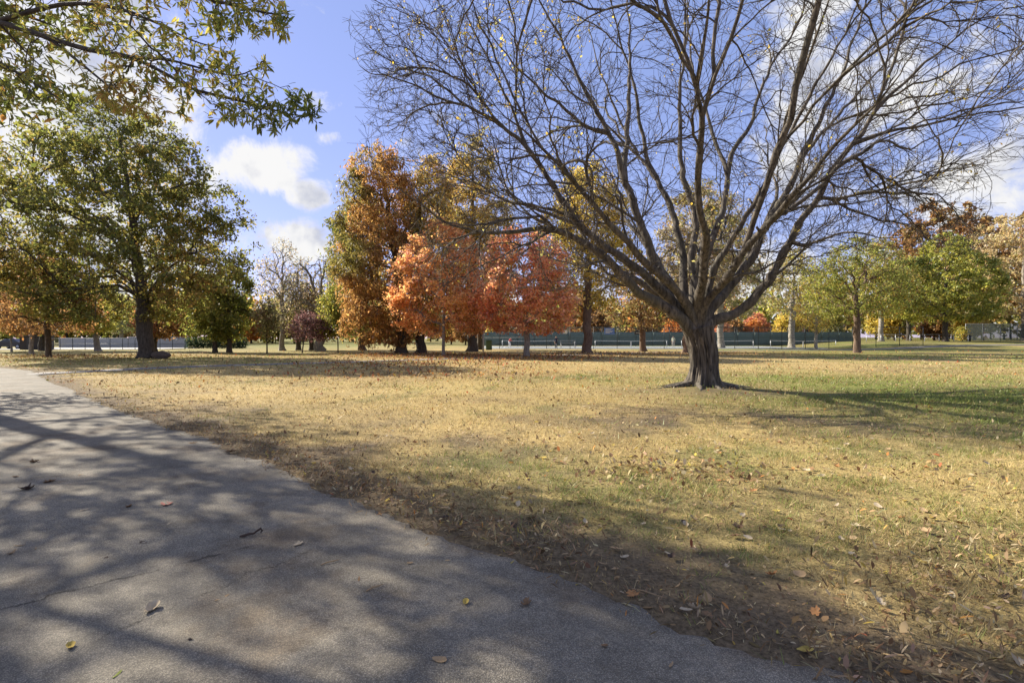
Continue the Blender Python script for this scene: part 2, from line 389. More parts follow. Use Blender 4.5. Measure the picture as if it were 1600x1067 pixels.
def build_ground():
    n = 270; u = np.linspace(-6, 6, n)
    xs = 3.2*np.sinh(u); ys = 4+3.2*np.sinh(u)
    X, Y = np.meshgrid(xs, ys); Z = hz(X, Y)
    e = edge_dist(X.ravel(), Y.ravel()).reshape(X.shape)
    Z = Z-.03*((e < -.12) & (e > -PATH_W+.3))
    c, g, d, o = ground_col(X, Y)
    V = np.stack([X, Y, Z], -1).reshape(-1, 3)
    i = np.arange(n*n).reshape(n, n)
    F = np.stack([i[:-1, :-1], i[:-1, 1:], i[1:, 1:], i[1:, :-1]], -1).reshape(-1, 4)
    ob = link('lawn', mesh_np('lawn', V, F, M_LAWN, c.reshape(-1, 3), True)); tag(ob, kind='structure')
build_ground()

def build_path():
    S = resample(RE_S, .06)[: ]
    # keep the fine step only near the camera
    d = np.hypot(S[:, 0], S[:, 1]); keep = (d < 14) | (np.arange(len(S)) % 8 == 0); S = S[keep]
    t = np.gradient(S, axis=0); t = unit(t); nrm = np.stack([-t[:, 1], t[:, 0]], 1)
    S2 = np.stack([np.convolve(np.pad(S[:, k], 30, mode='edge'), np.ones(61)/61, 'valid') for k in (0, 1)], 1)
    t2 = unit(np.gradient(S2, axis=0)); nrm2 = np.stack([-t2[:, 1], t2[:, 0]], 1)
    for _ in range(3): nrm2 = unit(np.stack([np.convolve(np.pad(nrm2[:, k], 40, mode='edge'), np.ones(81)/81, 'valid') for k in (0, 1)], 1))
    nrm = nrm2   # a slowly turning normal keeps the strip from folding
    # lawn lies to the right of travel; path to the left
    j = (fbm(S[:, 0]*2.2, S[:, 1]*2.2, 31, 5)-.5)*.34+(vnoise(S[:, 0]*9, S[:, 1]*9, 5)-.5)*.11+(vnoise(S[:, 0]*26, S[:, 1]*26, 6)-.5)*.05
    side = 1.0
    offs = [-.02, 0.0, .10, .5, 1.5, 2.9, PATH_W, PATH_W+.02]
    zs = [-.03, .012, .019, .024, .03, .024, .015, -.03]
    V = []
    for o_, z_ in zip(offs, zs):
        p = S+nrm*(o_+(j if o_ < .3 else 0))[:, None] if not np.isscalar(o_+(j if o_ < .3 else 0)) else S+nrm*o_
        V.append(np.column_stack([p, np.full(len(p), z_)]))
    V = np.stack(V, 1); n, k = V.shape[:2]; i = np.arange(n*k).reshape(n, k)
    F = np.stack([i[:-1, :-1], i[1:, :-1], i[1:, 1:], i[:-1, 1:]], -1).reshape(-1, 4)[:, ::-1]
    tag(link('asphalt_path', mesh_np('asphalt_path', V.reshape(-1, 3), F, M_ASPH, smooth=True)), kind='structure')
    S = resample(SIDE_S, .5); t = unit(np.gradient(S, axis=0)); nrm = np.stack([-t[:, 1], t[:, 0]], 1)
    V = []
    for o_ in (-.80, -.75, 0, .75, .80):
        p = S+nrm*(o_+(vnoise(S[:, 0], S[:, 1], 9)[:, None]-.5)*.25)
        z = hz(p[:, 0], p[:, 1])+.016+.05*ss(p[:, 0], 34, 44)
        if abs(o_) > .78: z = z-.12
        V.append(np.column_stack([p, z]))
    V = np.stack(V, 1); n, k = V.shape[:2]; i = np.arange(n*k).reshape(n, k)
    F = np.stack([i[:-1, :-1], i[1:, :-1], i[1:, 1:], i[:-1, 1:]], -1).reshape(-1, 4)[:, ::-1]
    mt = flat_mat('side_path_asphalt', (.17, .155, .14), .9, 0, 3, .25, .3)
    tag(link('side_path', mesh_np('side_path', V.reshape(-1, 3), F, mt)), kind='structure')
build_path()

# ------------------------------------------------------------------ tubes
def tubes(items, sides, cap=False):
    """items: list of (pts (n,3), rad (n,)) -> V, F (quads)"""
    by = {}
    for p, r in items: by.setdefault(len(p), []).append((p, r))
    VV, FF, off = [], [], 0
    ang = np.arange(sides)*2*np.pi/sides; ca, sa = np.cos(ang), np.sin(ang)
    for n, lst in by.items():
        Pn = np.array([a for a, _ in lst]); Rn = np.array([b for _, b in lst]); B = len(lst)
        T = unit(np.gradient(Pn, axis=1))
        m = unit(T.mean(1)); ref = np.where(np.abs(m[:, 2:3]) > .75, np.array([[1., .2, 0]]), np.array([[0, .15, 1.]]))
        U = unit(np.cross(T, ref[:, None, :])); W = np.cross(T, U)
        V = Pn[:, :, None, :]+Rn[:, :, None, None]*(U[:, :, None, :]*ca[None, None, :, None]+W[:, :, None, :]*sa[None, None, :, None])
        i = np.arange(B*n*sides).reshape(B, n, sides)+off; j = np.roll(i, -1, 2)
        F = np.stack([i[:, :-1], j[:, :-1], j[:, 1:], i[:, 1:]], -1).reshape(-1, 4)
        VV.append(V.reshape(-1, 3)); FF.append(F); off += B*n*sides
    return np.concatenate(VV), np.concatenate(FF)

# ------------------------------------------------------------------ tree skeletons
class Skel:
    def __init__(s, seed):
        s.rng = np.random.default_rng(seed); s.cap = 4096
        s.pos = np.zeros((s.cap, 3)); s.dir = np.zeros((s.cap, 3)); s.par = np.full(s.cap, -1, int); s.lev = np.zeros(s.cap, int); s.n = 0
        s.br = []          # (attach node or -1, node index array, level)
        s.fix = {}         # node -> minimum radius
    def add(s, pts, attach, lev):
        k = len(pts)
        while s.n+k > s.cap:
            s.pos = np.vstack([s.pos, np.zeros_like(s.pos)]); s.dir = np.vstack([s.dir, np.zeros_like(s.dir)])
            s.par = np.concatenate([s.par, np.full(s.cap, -1)]); s.lev = np.concatenate([s.lev, np.zeros(s.cap, int)]); s.cap *= 2
        idx = np.arange(s.n, s.n+k); s.pos[idx] = pts
        full = np.vstack([s.pos[attach], pts]) if attach >= 0 else np.vstack([2*pts[0]-pts[1], pts])
        g = full[1:]-full[:-1]; s.dir[idx] = g/np.maximum(np.sqrt((g*g).sum(1))[:, None], 1e-9)
        s.par[idx] = np.concatenate([[attach], idx[:-1]]); s.lev[idx] = lev
        s.n += k; s.br.append((attach, idx, lev)); return idx
    def grow(s, targets, lev, n=5, wob=.08, maxlen=1e9, minlen=.1, fwd=.55, lift=0.0, minlev=-1, maxlev=99, tang=.45, skip=0.0):
        rng = s.rng; targets = np.asarray(targets, np.float32); M = len(targets)
        ch = int(min(128, max(8, M//14)))
        for c0 in range(0, M, ch):
            T = targets[c0:c0+ch]; lv = s.lev[:s.n]
            cand = np.where((lv >= minlev) & (lv <= maxlev))[0]
            if len(cand) == 0: continue
            Pc = s.pos[cand].astype(np.float32); Dc = s.dir[cand].astype(np.float32)
            d2 = (T*T).sum(1)[:, None]+(Pc*Pc).sum(1)[None]-2*T@Pc.T
            d = np.sqrt(np.maximum(d2, 1e-8)); pd = (Pc*Dc).sum(1)
            cost = d*1.3-fwd*(T@Dc.T-pd[None])
            ai = np.argmin(cost, 1)
            for q in range(len(T)):
                a = int(cand[ai[q]]); A = s.pos[a]; t = T[q].astype(float); v = t-A; dd = np.linalg.norm(v)
                if dd < minlen: continue
                e = t if dd <= maxlen else A+v/dd*maxlen*(.7+.3*rng.random())
                dd = np.linalg.norm(e-A)
                c = A+(s.dir[a]*tang+(e-A)/dd*(1-tang))*dd*.5+np.array([0, 0, lift*dd])
                u = np.linspace(0, 1, n+1)[1:, None]
                pts = (1-u)**2*A+2*u*(1-u)*c+u*u*e
                w = rng.normal(0, wob*dd/n**.5, pts.shape); w[-1] *= .5
                s.add(pts+w, a, lev)
    def radii(s, tip, trunk_r, pmin=1.7, pmax=3.4):
        cnt = np.zeros(s.n)
        haschild = np.zeros(s.n, bool)
        haschild[s.par[:s.n][s.par[:s.n] >= 0]] = True
        cnt[~haschild] = 1
        par = s.par
        for i in range(s.n-1, 0, -1):
            if par[i] >= 0: cnt[par[i]] += cnt[i]
        p = math.log(max(cnt[0], 3))/math.log(trunk_r/tip); p = min(max(p, pmin), pmax)
        r = tip*cnt**(1/p); r *= np.where(r > tip*3, (trunk_r/r[0])**np.clip(np.log(r/tip)/math.log(r[0]/tip), 0, 1), 1)
        for k, v in s.fix.items(): r[k] = max(r[k], v)
        s.r = r; s.cnt = cnt; return r
    def items(s, b, first=1.0):
        a, idx, lev = b
        if a >= 0:
            pts = np.vstack([s.pos[a], s.pos[idx]]); r0 = min(s.r[a]*.95, s.r[idx[0]]*1.25)
            rad = np.concatenate([[r0], s.r[idx]])
        else:
            pts = s.pos[idx]; rad = s.r[idx]
        rad = rad.copy(); rad[-1] = min(rad[-1], rad[-2]*.6)
        return pts, rad

def prof(kind, t):
    if kind == 'round': return np.sqrt(np.clip(1-(2*t-1)**2, 0, 1))
    if kind == 'oak': return np.where(t < .28, .55+.45*np.sin(t/.28*np.pi/2), np.cos((t-.28)/.72*np.pi/2)**.62)
    if kind == 'cone': return np.clip(1.05-t, 0, 1)**.75*np.clip(t*6+.35, 0, 1)
    if kind == 'column': return np.clip(1-t**6, 0, 1)**.7*np.clip(.66+t*1.6, 0, 1)
    if kind == 'vase': return np.interp(t, [0, .15, .4, .65, .85, 1], [.32, .55, .92, 1.0, .78, .25])
    if kind == 'dome': return np.interp(t, [0, .08, .3, .6, .85, 1], [.55, .85, 1, .88, .55, .1])
def sample_env(rng, n, E, lo=.0, hi=1.0):
    """E: dict kind,z0,z1,rx,ry,cx,cy,lump,seed,(lean)"""
    out = []
    while len(out) < n:
        m = (n-len(out))*3+8
        t = rng.random(m); pr = prof(E['kind'], t); k = rng.random(m) < pr**1.6; t = t[k]; pr = pr[k]
        a = rng.random(len(t))*2*np.pi
        lump = 1-E.get('lump', .3)*(1-vnoise(a*1.9+7, t*5.5+E['seed'], E['seed']))*1.3
        lump = np.where(a*1.9 > 1.9*2*np.pi-1, lump, lump)
        rr = pr*lump*np.sqrt(lo*lo+(hi*hi-lo*lo)*rng.random(len(t)))
        z = E['z0']+(E['z1']-E['z0'])*t
        lx, ly = E.get('lean', (0, 0))
        p = np.stack([E['cx']+lx*t+np.cos(a)*rr*E['rx'], E['cy']+ly*t+np.sin(a)*rr*E['ry'], z], 1)
        out += list(p)
    return np.array(out[:n])

def leaf_cards(rng, pos, size, wid, palette, patch, axis_bias=(0, 0, -.1), normal_up=.5, seed=0, colors=None, jitter=.24, fold=.12, gain=1.15):
    n = len(pos)
    a = unit(rng.normal(size=(n, 3))+np.array(axis_bias))
    nr = unit(rng.normal(size=(n, 3))+np.array([0, 0, normal_up])); s = unit(np.cross(a, nr)); nn = np.cross(s, a)
    L = size*(.6+.8*rng.random(n))[:, None]; W = L*wid*(.8+.4*rng.random(n))[:, None]
    V = np.stack([pos, pos+a*L*.5+s*W*.5+nn*L*fold, pos+a*L, pos+a*L*.5-s*W*.5+nn*L*fold], 1).reshape(-1, 3)
    F = np.arange(4*n).reshape(n, 4)
    if colors is None:
        pal = np.array([c for c, w in palette]); w = np.array([w for c, w in palette], float); w /= w.sum()
        cum = np.cumsum(w)
        nz = .5*vnoise(pos[:, 0]*patch+pos[:, 2]*.7*patch, pos[:, 1]*patch-pos[:, 2]*.5*patch, seed)+.25*vnoise(pos[:, 2]*patch*2, pos[:, 0]*patch*2+pos[:, 1], seed+3)
        q = np.clip((nz-.375)*1.35+.5+rng.normal(0, .17, n), 0, .9999)
        k = np.searchsorted(cum, q); colors = pal[np.clip(k, 0, len(pal)-1)]
    colors = np.clip(colors*gain*(1+rng.normal(0, jitter, (n, 1)))*(1+rng.normal(0, .05, (n, 3))), .004, .9)
    return V, F, np.repeat(colors, 4, 0)

def flared_trunk(pts, rad, sides, flare=1.7, fh=.9, ridge=.07, lobes=6, seed=0, step=.12):
    """trunk tube with root flare and furrowed section"""
    p = catmull(pts, 6); s0 = np.linspace(0, 1, len(pts)); r = np.interp(np.linspace(0, 1, len(p)), s0, rad)
    q = resample(np.column_stack([p, r]), step); p, r = q[:, :3], q[:, 3]
    ang = np.arange(sides)*2*np.pi/sides; h = p[:, 2]-p[0, 2]
    fl = 1+(flare-1)*np.exp(-h/fh*2.2)
    lob = .5+.5*np.cos(lobes*ang+1.3*np.sin(2*ang+seed))
    rr = r[:, None]*(1+(fl[:, None]-1)*(.45+.85*lob[None, :]))
    A, H = np.meshgrid(ang, h)
    rr *= 1+ridge*(vnoise(A*lobes*1.6+.4*np.sin(H*2), H*.9, seed)-.5)*2+ridge*.55*(vnoise(A*7, H*.8, seed+4)-.5)*2+ridge*.3*(vnoise(A*17, H*2.0, seed+5)-.5)*2
    T = unit(np.gradient(p, axis=0)); U = unit(np.cross(T, np.array([[0, 1., .05]]))); W = np.cross(T, U)
    V = p[:, None, :]+rr[..., None]*(U[:, None, :]*np.cos(ang)[None, :, None]+W[:, None, :]*np.sin(ang)[None, :, None])
    n = len(p); i = np.arange(n*sides).reshape(n, sides); j = np.roll(i, -1, 1)
    F = np.stack([i[:-1], j[:-1], j[1:], i[1:]], -1).reshape(-1, 4)
    return V.reshape(-1, 3), F

MESHES = {}
def make_tree(name, label, base, tr, E, palette, nleaf=12000, lsize=.22, lwid=.6, bark=None, seed=1, leader=.75, fork=None, lean=(0, 0),
              nl=(12, 60, 420), group=None, sig=.28, patch=.25, axis=(0, 0, -.1), nup=.5, flare=1.6, tipr=.012, lift=.0, leafmat=None, droop=0.0, twigs=True,
              inner=.35, bend=0.0, cat='tree', clump=1.0, extra=None):
    bx, by = base; bz = hz1(bx, by)-.03; nleaf = int(nleaf*.84); lsize *= 1.08
    root = empty(name, (bx, by, bz)); tag(root, label, cat, group)
    rng = np.random.default_rng(seed)
    E = dict(E); E.setdefault('seed', seed); E.setdefault('cx', 0); E.setdefault('cy', 0)
    sk = Skel(seed); H = E['z0']+(E['z1']-E['z0'])*leader
    n = max(6, int(H/.6)); z = np.linspace(0, H, n); u = z/max(H, .1)
    tx = lean[0]*u+E['cx']*u**1.5+bend*np.sin(u*5+seed)*u; ty = lean[1]*u+E['cy']*u**1.5+bend*np.cos(u*4+seed)*u
    tp = np.stack([tx, ty, z], 1); tp[1:-1, :2] += rng.normal(0, .018*tr*8, (n-2, 2))
    sk.add(tp, -1, 0)
    t1 = sample_env(rng, nl[0], E, .72, .95); t1 = t1[np.argsort(t1[:, 2])]
    # limbs leave the stem no lower than the crown base
    zmin = fork if fork is not None else E['z0']*.9
    lv = sk.lev; low = (sk.pos[:sk.n, 2] < zmin) & (sk.lev[:sk.n] == 0)
    sk.lev[:sk.n][low] = -5
    sk.grow(t1, 1, 7, .05, fwd=.45+lift*.3, lift=lift*.3, minlev=0, maxlev=0, tang=.3+lift*.4)
    sk.grow(sample_env(rng, nl[1], E, .45, 1.0), 2, 6, .06, minlev=0, tang=.45, lift=lift*.15, fwd=.8)
    sk.grow(sample_env(rng, nl[2], E, inner, 1.0), 3, 4, .12, minlev=0, maxlen=2.6, minlen=.2, tang=.35)
    sk.radii(tipr, tr)
    trunk = []; rest1 = []; rest2 = []
    for b in sk.br:
        if b[2] == 0: trunk.append(sk.items(b))
        elif b[2] == 1: rest1.append(sk.items(b))
        else: rest2.append(sk.items(b))
    V, F = flared_trunk(trunk[0][0], trunk[0][1], 16 if tr > .3 else 10, flare, 1.6*tr+.25, .07, 5, seed, max(.15, H/60))
    V[:, 2] -= .05
    link('trunk', mesh_np('trunk', V, F, bark, smooth=True), root)
    V1, F1 = tubes(rest1, 7)
    if rest2 and twigs:
        V2, F2 = tubes(rest2, 3); F2 = F2+len(V1); V1 = np.vstack([V1, V2]); F1 = np.vstack([F1, F2])
    tag(link('branches', mesh_np('branches', V1, F1, bark, smooth=True), root), kind='stuff')
    if nleaf:
        term = np.where((sk.lev[:sk.n] >= 2) & (sk.cnt <= 5))[0]
        if len(term) == 0: term = np.where(sk.lev[:sk.n] >= 1)[0]
        # leafy and thinner sprays
        wgt = np.clip(vnoise(sk.pos[term, 0]*.9+sk.pos[term, 2]*.5, sk.pos[term, 1]*.9+sk.pos[term, 2]*.8, seed+9)*2.2-.35, .06, 1.5)**clump; wgt /= wgt.sum()
        k = rng.choice(term, nleaf, p=wgt)
        pos = sk.pos[k]+rng.normal(0, sig, (nleaf, 3))*np.array([1, 1, .62])
        if droop: pos[:, 2] -= np.abs(rng.normal(0, droop, nleaf))
        pos[:, 2] = np.maximum(pos[:, 2], .35)
        V, F, C = leaf_cards(rng, pos, lsize, lwid, palette, patch, axis, nup, seed)
        if extra is not None: C = extra(np.repeat(pos, 4, 0), C)
        o = link('crown', mesh_np('crown', V, F, leafmat or M_LEAF, C), root); tag(o, kind='stuff')
    return root, sk

# ------------------------------------------------------------------ the big bare tree
def build_main_tree():
    D0 = MAIN[1]; base = np.array([MAIN[0], MAIN[1], hz1(*MAIN)-.05])
    root = empty('bare_tree', base); tag(root, 'wide spreading bare tree with many grey limbs fanning from a short thick trunk', 'tree')
    def W(pts, d0, d1, p=1.0):
        n = len(pts); return np.array([P(x, y, d0+(d1-d0)*(i/(n-1))**p) for i, (x, y) in enumerate(pts)])-base
    sk = Skel(42); rng = sk.rng
    tr = W([(1099, 606), (1100, 575), (1098, 550), (1094, 530), (1090, 512)], D0, D0); tr[0, 2] = -.05
    tr = catmull(tr, 4); ti = sk.add(tr, -1, 0); top = ti[-1]; nt = len(ti)
    def at(px, py):   # nearest existing node to a traced pixel
        q = sk.pos[:sk.n]+base; sx = 800+q[:, 0]/q[:, 1]*FPX; sy = HOR-(q[:, 2]-CAM_H)/q[:, 1]*FPX
        return int(np.argmin((sx-px)**2+(sy-py)**2))
    limbs = []
    def limb(pts, d1, r0, r1=.03, attach=None, p=1.0):
        a = attach if attach is not None else at(*pts[0])
        d0 = sk.pos[a][1]+base[1]
        w = resample(W(pts, d0, d1, p), .34)[1:]; w[1:-1] = w[1:-1]*.7+(w[:-2]+w[2:])*.15
        w[1:-1] += rng.normal(0, .02, (len(w)-2, 3))
        idx = sk.add(w, a, 1)
        rr = r1+(r0*.84-r1)*(1-np.linspace(0, 1, len(idx)))**1.3
        for k, r in zip(idx, rr): sk.fix[int(k)] = r
        limbs.append(len(sk.br)-1); return idx
    low = ti[-3]
    limb([(1086, 522), (1066, 500), (1042, 481), (1000, 459), (976, 435), (949, 405), (910, 378), (880, 364), (850, 356), (787, 365), (750, 365), (716, 355), (689, 345), (655, 318), (620, 292)], 13.2, .215, .012, ti[-5])
    limb([(1084, 512), (1050, 470), (1006, 428), (976, 405), (949, 390), (922, 366), (898, 348), (868, 295), (842, 259), (819, 223), (790, 203), (760, 180), (724, 167), (685, 154), (649, 135), (609, 121), (580, 118), (563, 105)], 14.2, .19, .012, ti[-3])
    limb([(1086, 514), (1048, 468), (1020, 402), (1005, 361), (992, 328), (982, 296), (973, 279), (967, 243), (954, 210), (924, 164), (904, 125), (885, 82), (868, 49), (845, 10), (825, -40)], 16.8, .20, .02, ti[-2])
    limb([(973, 279), (978, 230), (981, 164), (983, 98), (983, 40), (975, -40)], 18.5, .11, .02)
    limb([(1088, 505), (1081, 492), (1072, 468), (1066, 435), (1067, 407), (1058, 364), (1053, 333), (1035, 300), (1022, 275), (1012, 250), (1000, 200), (990, 130), (965, 60), (952, -10)], 19.0, .17, .02, ti[-1])
    limb([(1092, 505), (1096, 490), (1088, 452), (1078, 402), (1086, 369), (1088, 346), (1078, 313), (1068, 280), (1062, 240), (1060, 200), (1062, 140), (1068, 80), (1070, 0), (1068, -60)], 17.4, .16, .02, ti[-1])
    limb([(1096, 514), (1118, 500), (1143, 493), (1166, 478), (1186, 455), (1204, 432), (1219, 407), (1232, 379), (1247, 351), (1262, 328), (1283, 303), (1295, 275), (1313, 247), (1349, 200), (1375, 164), (1401, 138), (1434, 108), (1474, 75), (1513, 43), (1560, 8)], 14.0, .185, .015, ti[-3])
    limb([(1094, 508), (1113, 483), (1138, 450), (1161, 422), (1179, 394), (1192, 364), (1202, 344), (1222, 313), (1237, 283), (1250, 247), (1277, 197), (1293, 157), (1316, 115), (1329, 66), (1346, 33), (1352, -20)], 17.2, .19, .025, ti[-1])
    limb([(1094, 505), (1103, 473), (1116, 412), (1136, 387), (1151, 361), (1169, 333), (1184, 308), (1202, 278), (1214, 245), (1237, 203), (1254, 164), (1277, 125), (1303, 82), (1322, 40), (1345, -10)], 13.6, .13, .02, ti[-1])
    limb([(1091, 505), (1083, 470), (1087, 420), (1110, 380), (1131, 326), (1137, 280), (1139, 243), (1169, 203), (1185, 148), (1208, 95), (1234, 59), (1251, 20), (1262, -30)], 18.6, .15, .02, ti[-1])
    limb([(1137, 272), (1113, 210), (1096, 157), (1080, 111), (1075, 50), (1070, -20)], 20.5, .08, .02)
    limb([(1235, 381), (1257, 384), (1283, 376), (1300, 369), (1328, 361), (1360, 371), (1400, 372)], 13.2, .055, .01)
    limb([(1330, 225), (1369, 213), (1408, 200), (1457, 197), (1497, 184), (1539, 161), (1572, 141), (1610, 118)], 13.0, .06, .01)
    limb([(1283, 303), (1330, 330), (1378, 345), (1430, 352), (1490, 350)], 15.5, .05, .01)
    limb([(949, 408), (925, 410), (905, 420), (886, 444), (868, 453), (845, 460)], 12.6, .035, .008)
    limb([(1000, 348), (960, 325), (924, 300), (880, 285), (830, 290), (780, 300), (735, 312)], 14.6, .05, .01)
    limb([(924, 366), (890, 335), (850, 325), (800, 318), (757, 292), (715, 280), (680, 265)], 14.0, .06, .01)
    limb([(954, 210), (915, 200), (880, 170), (840, 140), (800, 100), (770, 60), (740, 10)], 15.5, .07, .012)
    limb([(819, 223), (795, 160), (770, 110), (748, 60), (720, 10)], 15.0, .05, .012)
    limb([(1022, 275), (985, 225), (950, 150), (930, 90), (915, 20)], 20.5, .07, .015)
    limb([(1250, 247), (1300, 190), (1345, 140), (1390, 90), (1430, 45), (1460, 0)], 19.5, .07, .012)
    limb([(1202, 344), (1245, 325), (1295, 320), (1345, 318), (1400, 300), (1450, 280)], 18.5, .06, .01)
    # limbs towards and away from the viewer, rising out of the fork
    for a, rise, ln, r in ((-1.9, 1.15, 9.0, .14), (-1.2, .95, 8.0, .12), (-2.6, .8, 8.5, .13), (1.2, .8, 9.5, .14), (1.9, .95, 9, .13), (.5, .9, 9, .12), (2.6, .7, 9, .12)):
        st = sk.pos[ti[-1]]; d = np.array([math.cos(a), math.sin(a), rise]); d /= np.linalg.norm(d)
        u = np.linspace(.08, 1, 12)[:, None]; w = st+d*ln*u+np.array([0, 0, 1.0])*(u**.6-u)*1.5
        w += np.cumsum(rng.normal(0, .07, w.shape), 0); idx = sk.add(w, ti[-1-rng.integers(0, 2)], 1); limbs.append(len(sk.br)-1)
        for k, rr in zip(idx, np.linspace(r, .015, len(idx))): sk.fix[int(k)] = rr
    E = dict(kind='vase', z0=2.9, z1=14.6, rx=12.0, ry=8.4, cx=-.2, cy=0, lump=.16, seed=5)
    def clear(T):   # nothing grows close to the lens
        w = T+base; return T[(np.hypot(w[:, 0], w[:, 1]) > 7.2)]
    sk.lev[:nt] = -5
    g1 = dict(minlev=1)
    sk.grow(clear(sample_env(rng, 500, E, .6, 1.0)), 2, 8, .035, maxlen=6.5, fwd=1.05, tang=.6, lift=.06, **g1)
    sk.grow(clear(sample_env(rng, 3200, E, .4, 1.04)), 3, 5, .045, maxlen=3.2, minlen=.3, fwd=1.0, tang=.55, lift=.05, **g1)
    sk.grow(clear(sample_env(rng, 7800, E, .35, 1.06)), 4, 4, .05, maxlen=1.7, minlen=.15, fwd=1.0, tang=.5, lift=.01, **g1)
    def tb(n, x0, x1, y0, y1, d0, d1): return np.stack([P(rng.uniform(x0, x1), rng.uniform(y0, y1), rng.uniform(d0, d1)) for _ in range(n)])-base
    for bx in ((640, 960, 270, 455, 12.3, 15.6), (1240, 1540, 250, 390, 12.6, 16.5), (570, 760, 20, 260, 12.8, 15.5)):
        sk.grow(tb(40, *bx), 2, 8, .035, maxlen=4.5, fwd=1.0, tang=.55, **g1)
        sk.grow(tb(260, *bx), 3, 6, .05, maxlen=2.2, minlen=.2, fwd=1.0, tang=.55, **g1)
        sk.grow(tb(520, *bx), 4, 5, .06, maxlen=1.0, minlen=.1, fwd=1.0, tang=.5, **g1)
    sk.radii(.0056, .40)
    # keep the traced limbs from swelling beyond their traced girth
    for k, v in sk.fix.items(): sk.r[k] = v*1.02
    sk.r[:nt] = np.interp(np.linspace(0, 1, nt), [0, .3, .6, .8, 1], [.37, .335, .35, .40, .44])
    for b in sk.br:
        a, idx, lev = b
        if lev >= 2 and a >= 0:
            sk.r[idx] = np.minimum(sk.r[idx], sk.r[a]*.82)
    V, F = flared_trunk(tr, sk.r[:nt], 110, 1.75, .8, .2, 7, 3, .05)
    link('trunk', mesh_np('trunk', V, F, M_BARK_MAIN, smooth=True), root)
    for k in limbs:
        p, r = sk.items(sk.br[k]); q = catmull(np.column_stack([p, r]), 3); r = np.maximum(q[:, 3], .004)
        r[:6] = np.linspace(r[0]*1.25, r[6] if len(r) > 6 else r[-1], 6)
        r = r*(1+.26*(vnoise(np.arange(len(r))*.55, np.full(len(r), k*3.3), 2)-.5)+.22*(vnoise(np.arange(len(r))*1.3, np.full(len(r), k*5.1), 3) > .82))
        V, F = tubes([(q[:, :3], r)], 12)
        link('limb', mesh_np('limb', V, F, M_BARK_MAIN, smooth=True), root)
    b2 = [sk.items(b) for b in sk.br if b[2] == 2]; b3 = [sk.items(b) for b in sk.br if b[2] == 3]; b4 = [sk.items(b) for b in sk.br if b[2] == 4]
    for _ in range(70):   # broken stubs and knots on the limbs
        k = int(rng.choice(limbs)); ids = sk.br[k][1]; q = int(ids[rng.integers(1, max(2, int(len(ids)*.7)))])
        dv = unit((sk.dir[q]*.4+rng.normal(0, .7, 3))[None])[0]; ln = sk.r[q]+rng.uniform(.05, .2); rs = min(.05, sk.r[q]*.45)
        b2.append((np.array([sk.pos[q], sk.pos[q]+dv*ln*.6, sk.pos[q]+dv*ln, sk.pos[q]+dv*(ln+.01)]), np.array([rs*1.3, rs, rs*.85, rs*.2])))
    V, F = tubes(b2, 6)
    tag(link('branches', mesh_np('branches', V, F, M_BARK_MAIN, smooth=True), root), kind='stuff')
    tw = b3+b4
    # twiglets on the outer shoots
    ti_ = np.where(sk.lev[:sk.n] >= 3)[0]; k = rng.choice(ti_, 20000)
    d = unit(sk.dir[k]*1.2+rng.normal(0, .45, (len(k), 3))); L = rng.uniform(.12, .5, len(k))[:, None]
    mid = sk.pos[k]+d*L*.5+rng.normal(0, .015, d.shape); e = sk.pos[k]+unit(d+rng.normal(0, .2, d.shape)+np.array([0, 0, .1]))*L
    for i in range(len(k)): tw.append((np.array([sk.pos[k[i]], e[i]]), np.array([.0052, .0030])))
    tw = [(p, np.maximum(r, .0036)) for p, r in tw]
    V, F = tubes(tw, 3)
    tag(link('twigs', mesh_np('twigs', V, F, M_TWIG, smooth=True), root), kind='stuff')
    # the last yellow leaves, in small patches
    spots = [(770, 15, 14.5), (735, 65, 14.5), (770, 150, 14.5), (805, 70, 15), (1250, 232, 16), (1080, 60, 17), (830, 30, 15), (1448, 165, 14), (745, 20, 14.5), (960, 60, 17), (765, 140, 15),
             (1370, 300, 14), (870, 390, 13.5), (700, 60, 14.5), (790, 205, 14.5), (1440, 15, 14), (1155, 80, 18), (1100, 405, 15.5)]
    spots += [(rng.uniform(640, 900), rng.uniform(0, 240), rng.uniform(13.2, 16.5)) for _ in range(16)]+[(rng.uniform(950, 1560), rng.uniform(0, 330), rng.uniform(13, 18)) for _ in range(5)]
    pos = []
    for (x, y, D) in spots:
        c = P(x, y, D)-base; dd = np.linalg.norm(sk.pos[:sk.n]-c, axis=1)+np.where(sk.lev[:sk.n] < 3, 50, 0)
        near = np.argsort(dd)[:60]; kk = rng.choice(near, 34); pos.append(sk.pos[kk]+rng.normal(0, .05, (34, 3)))
    kk = rng.choice(np.where(sk.lev[:sk.n] >= 4)[0], 700); pos.append(sk.pos[kk]+rng.normal(0, .03, (700, 3)))
    pos = np.vstack(pos)
    V, F, C = leaf_cards(rng, pos, .085, .6, [((.42, .32, .06), 2), ((.50, .36, .05), 2), ((.36, .33, .10), 2), ((.32, .22, .09), 1)], .5, (0, 0, -.6), .3, 4)
    tag(link('last_leaves', mesh_np('last_leaves', V, F, M_LEAF, C), root), kind='stuff')
    # surface roots running out from the flare
    ri = []
    for a, ln, r in ((-2.9, 1.7, .10), (-2.2, 1.3, .09), (-1.35, 1.1, .085), (-.5, 1.5, .09), (.15, 1.9, .10), (1.3, 1.1, .09), (2.3, 1.2, .08), (-3.6, 1.5, .085)):
        u = np.linspace(0, 1, 9); aa = a+np.cumsum(rng.normal(0, .07, 9)); rad = .40+u*ln
        x, y = np.cos(aa)*rad, np.sin(aa)*rad
        z = hz(x+base[0], y+base[1])-base[2]-.02+.10*(1-u)**2-.04*u
        ri.append((np.stack([x, y, z], 1), r*(1-u*.85)))
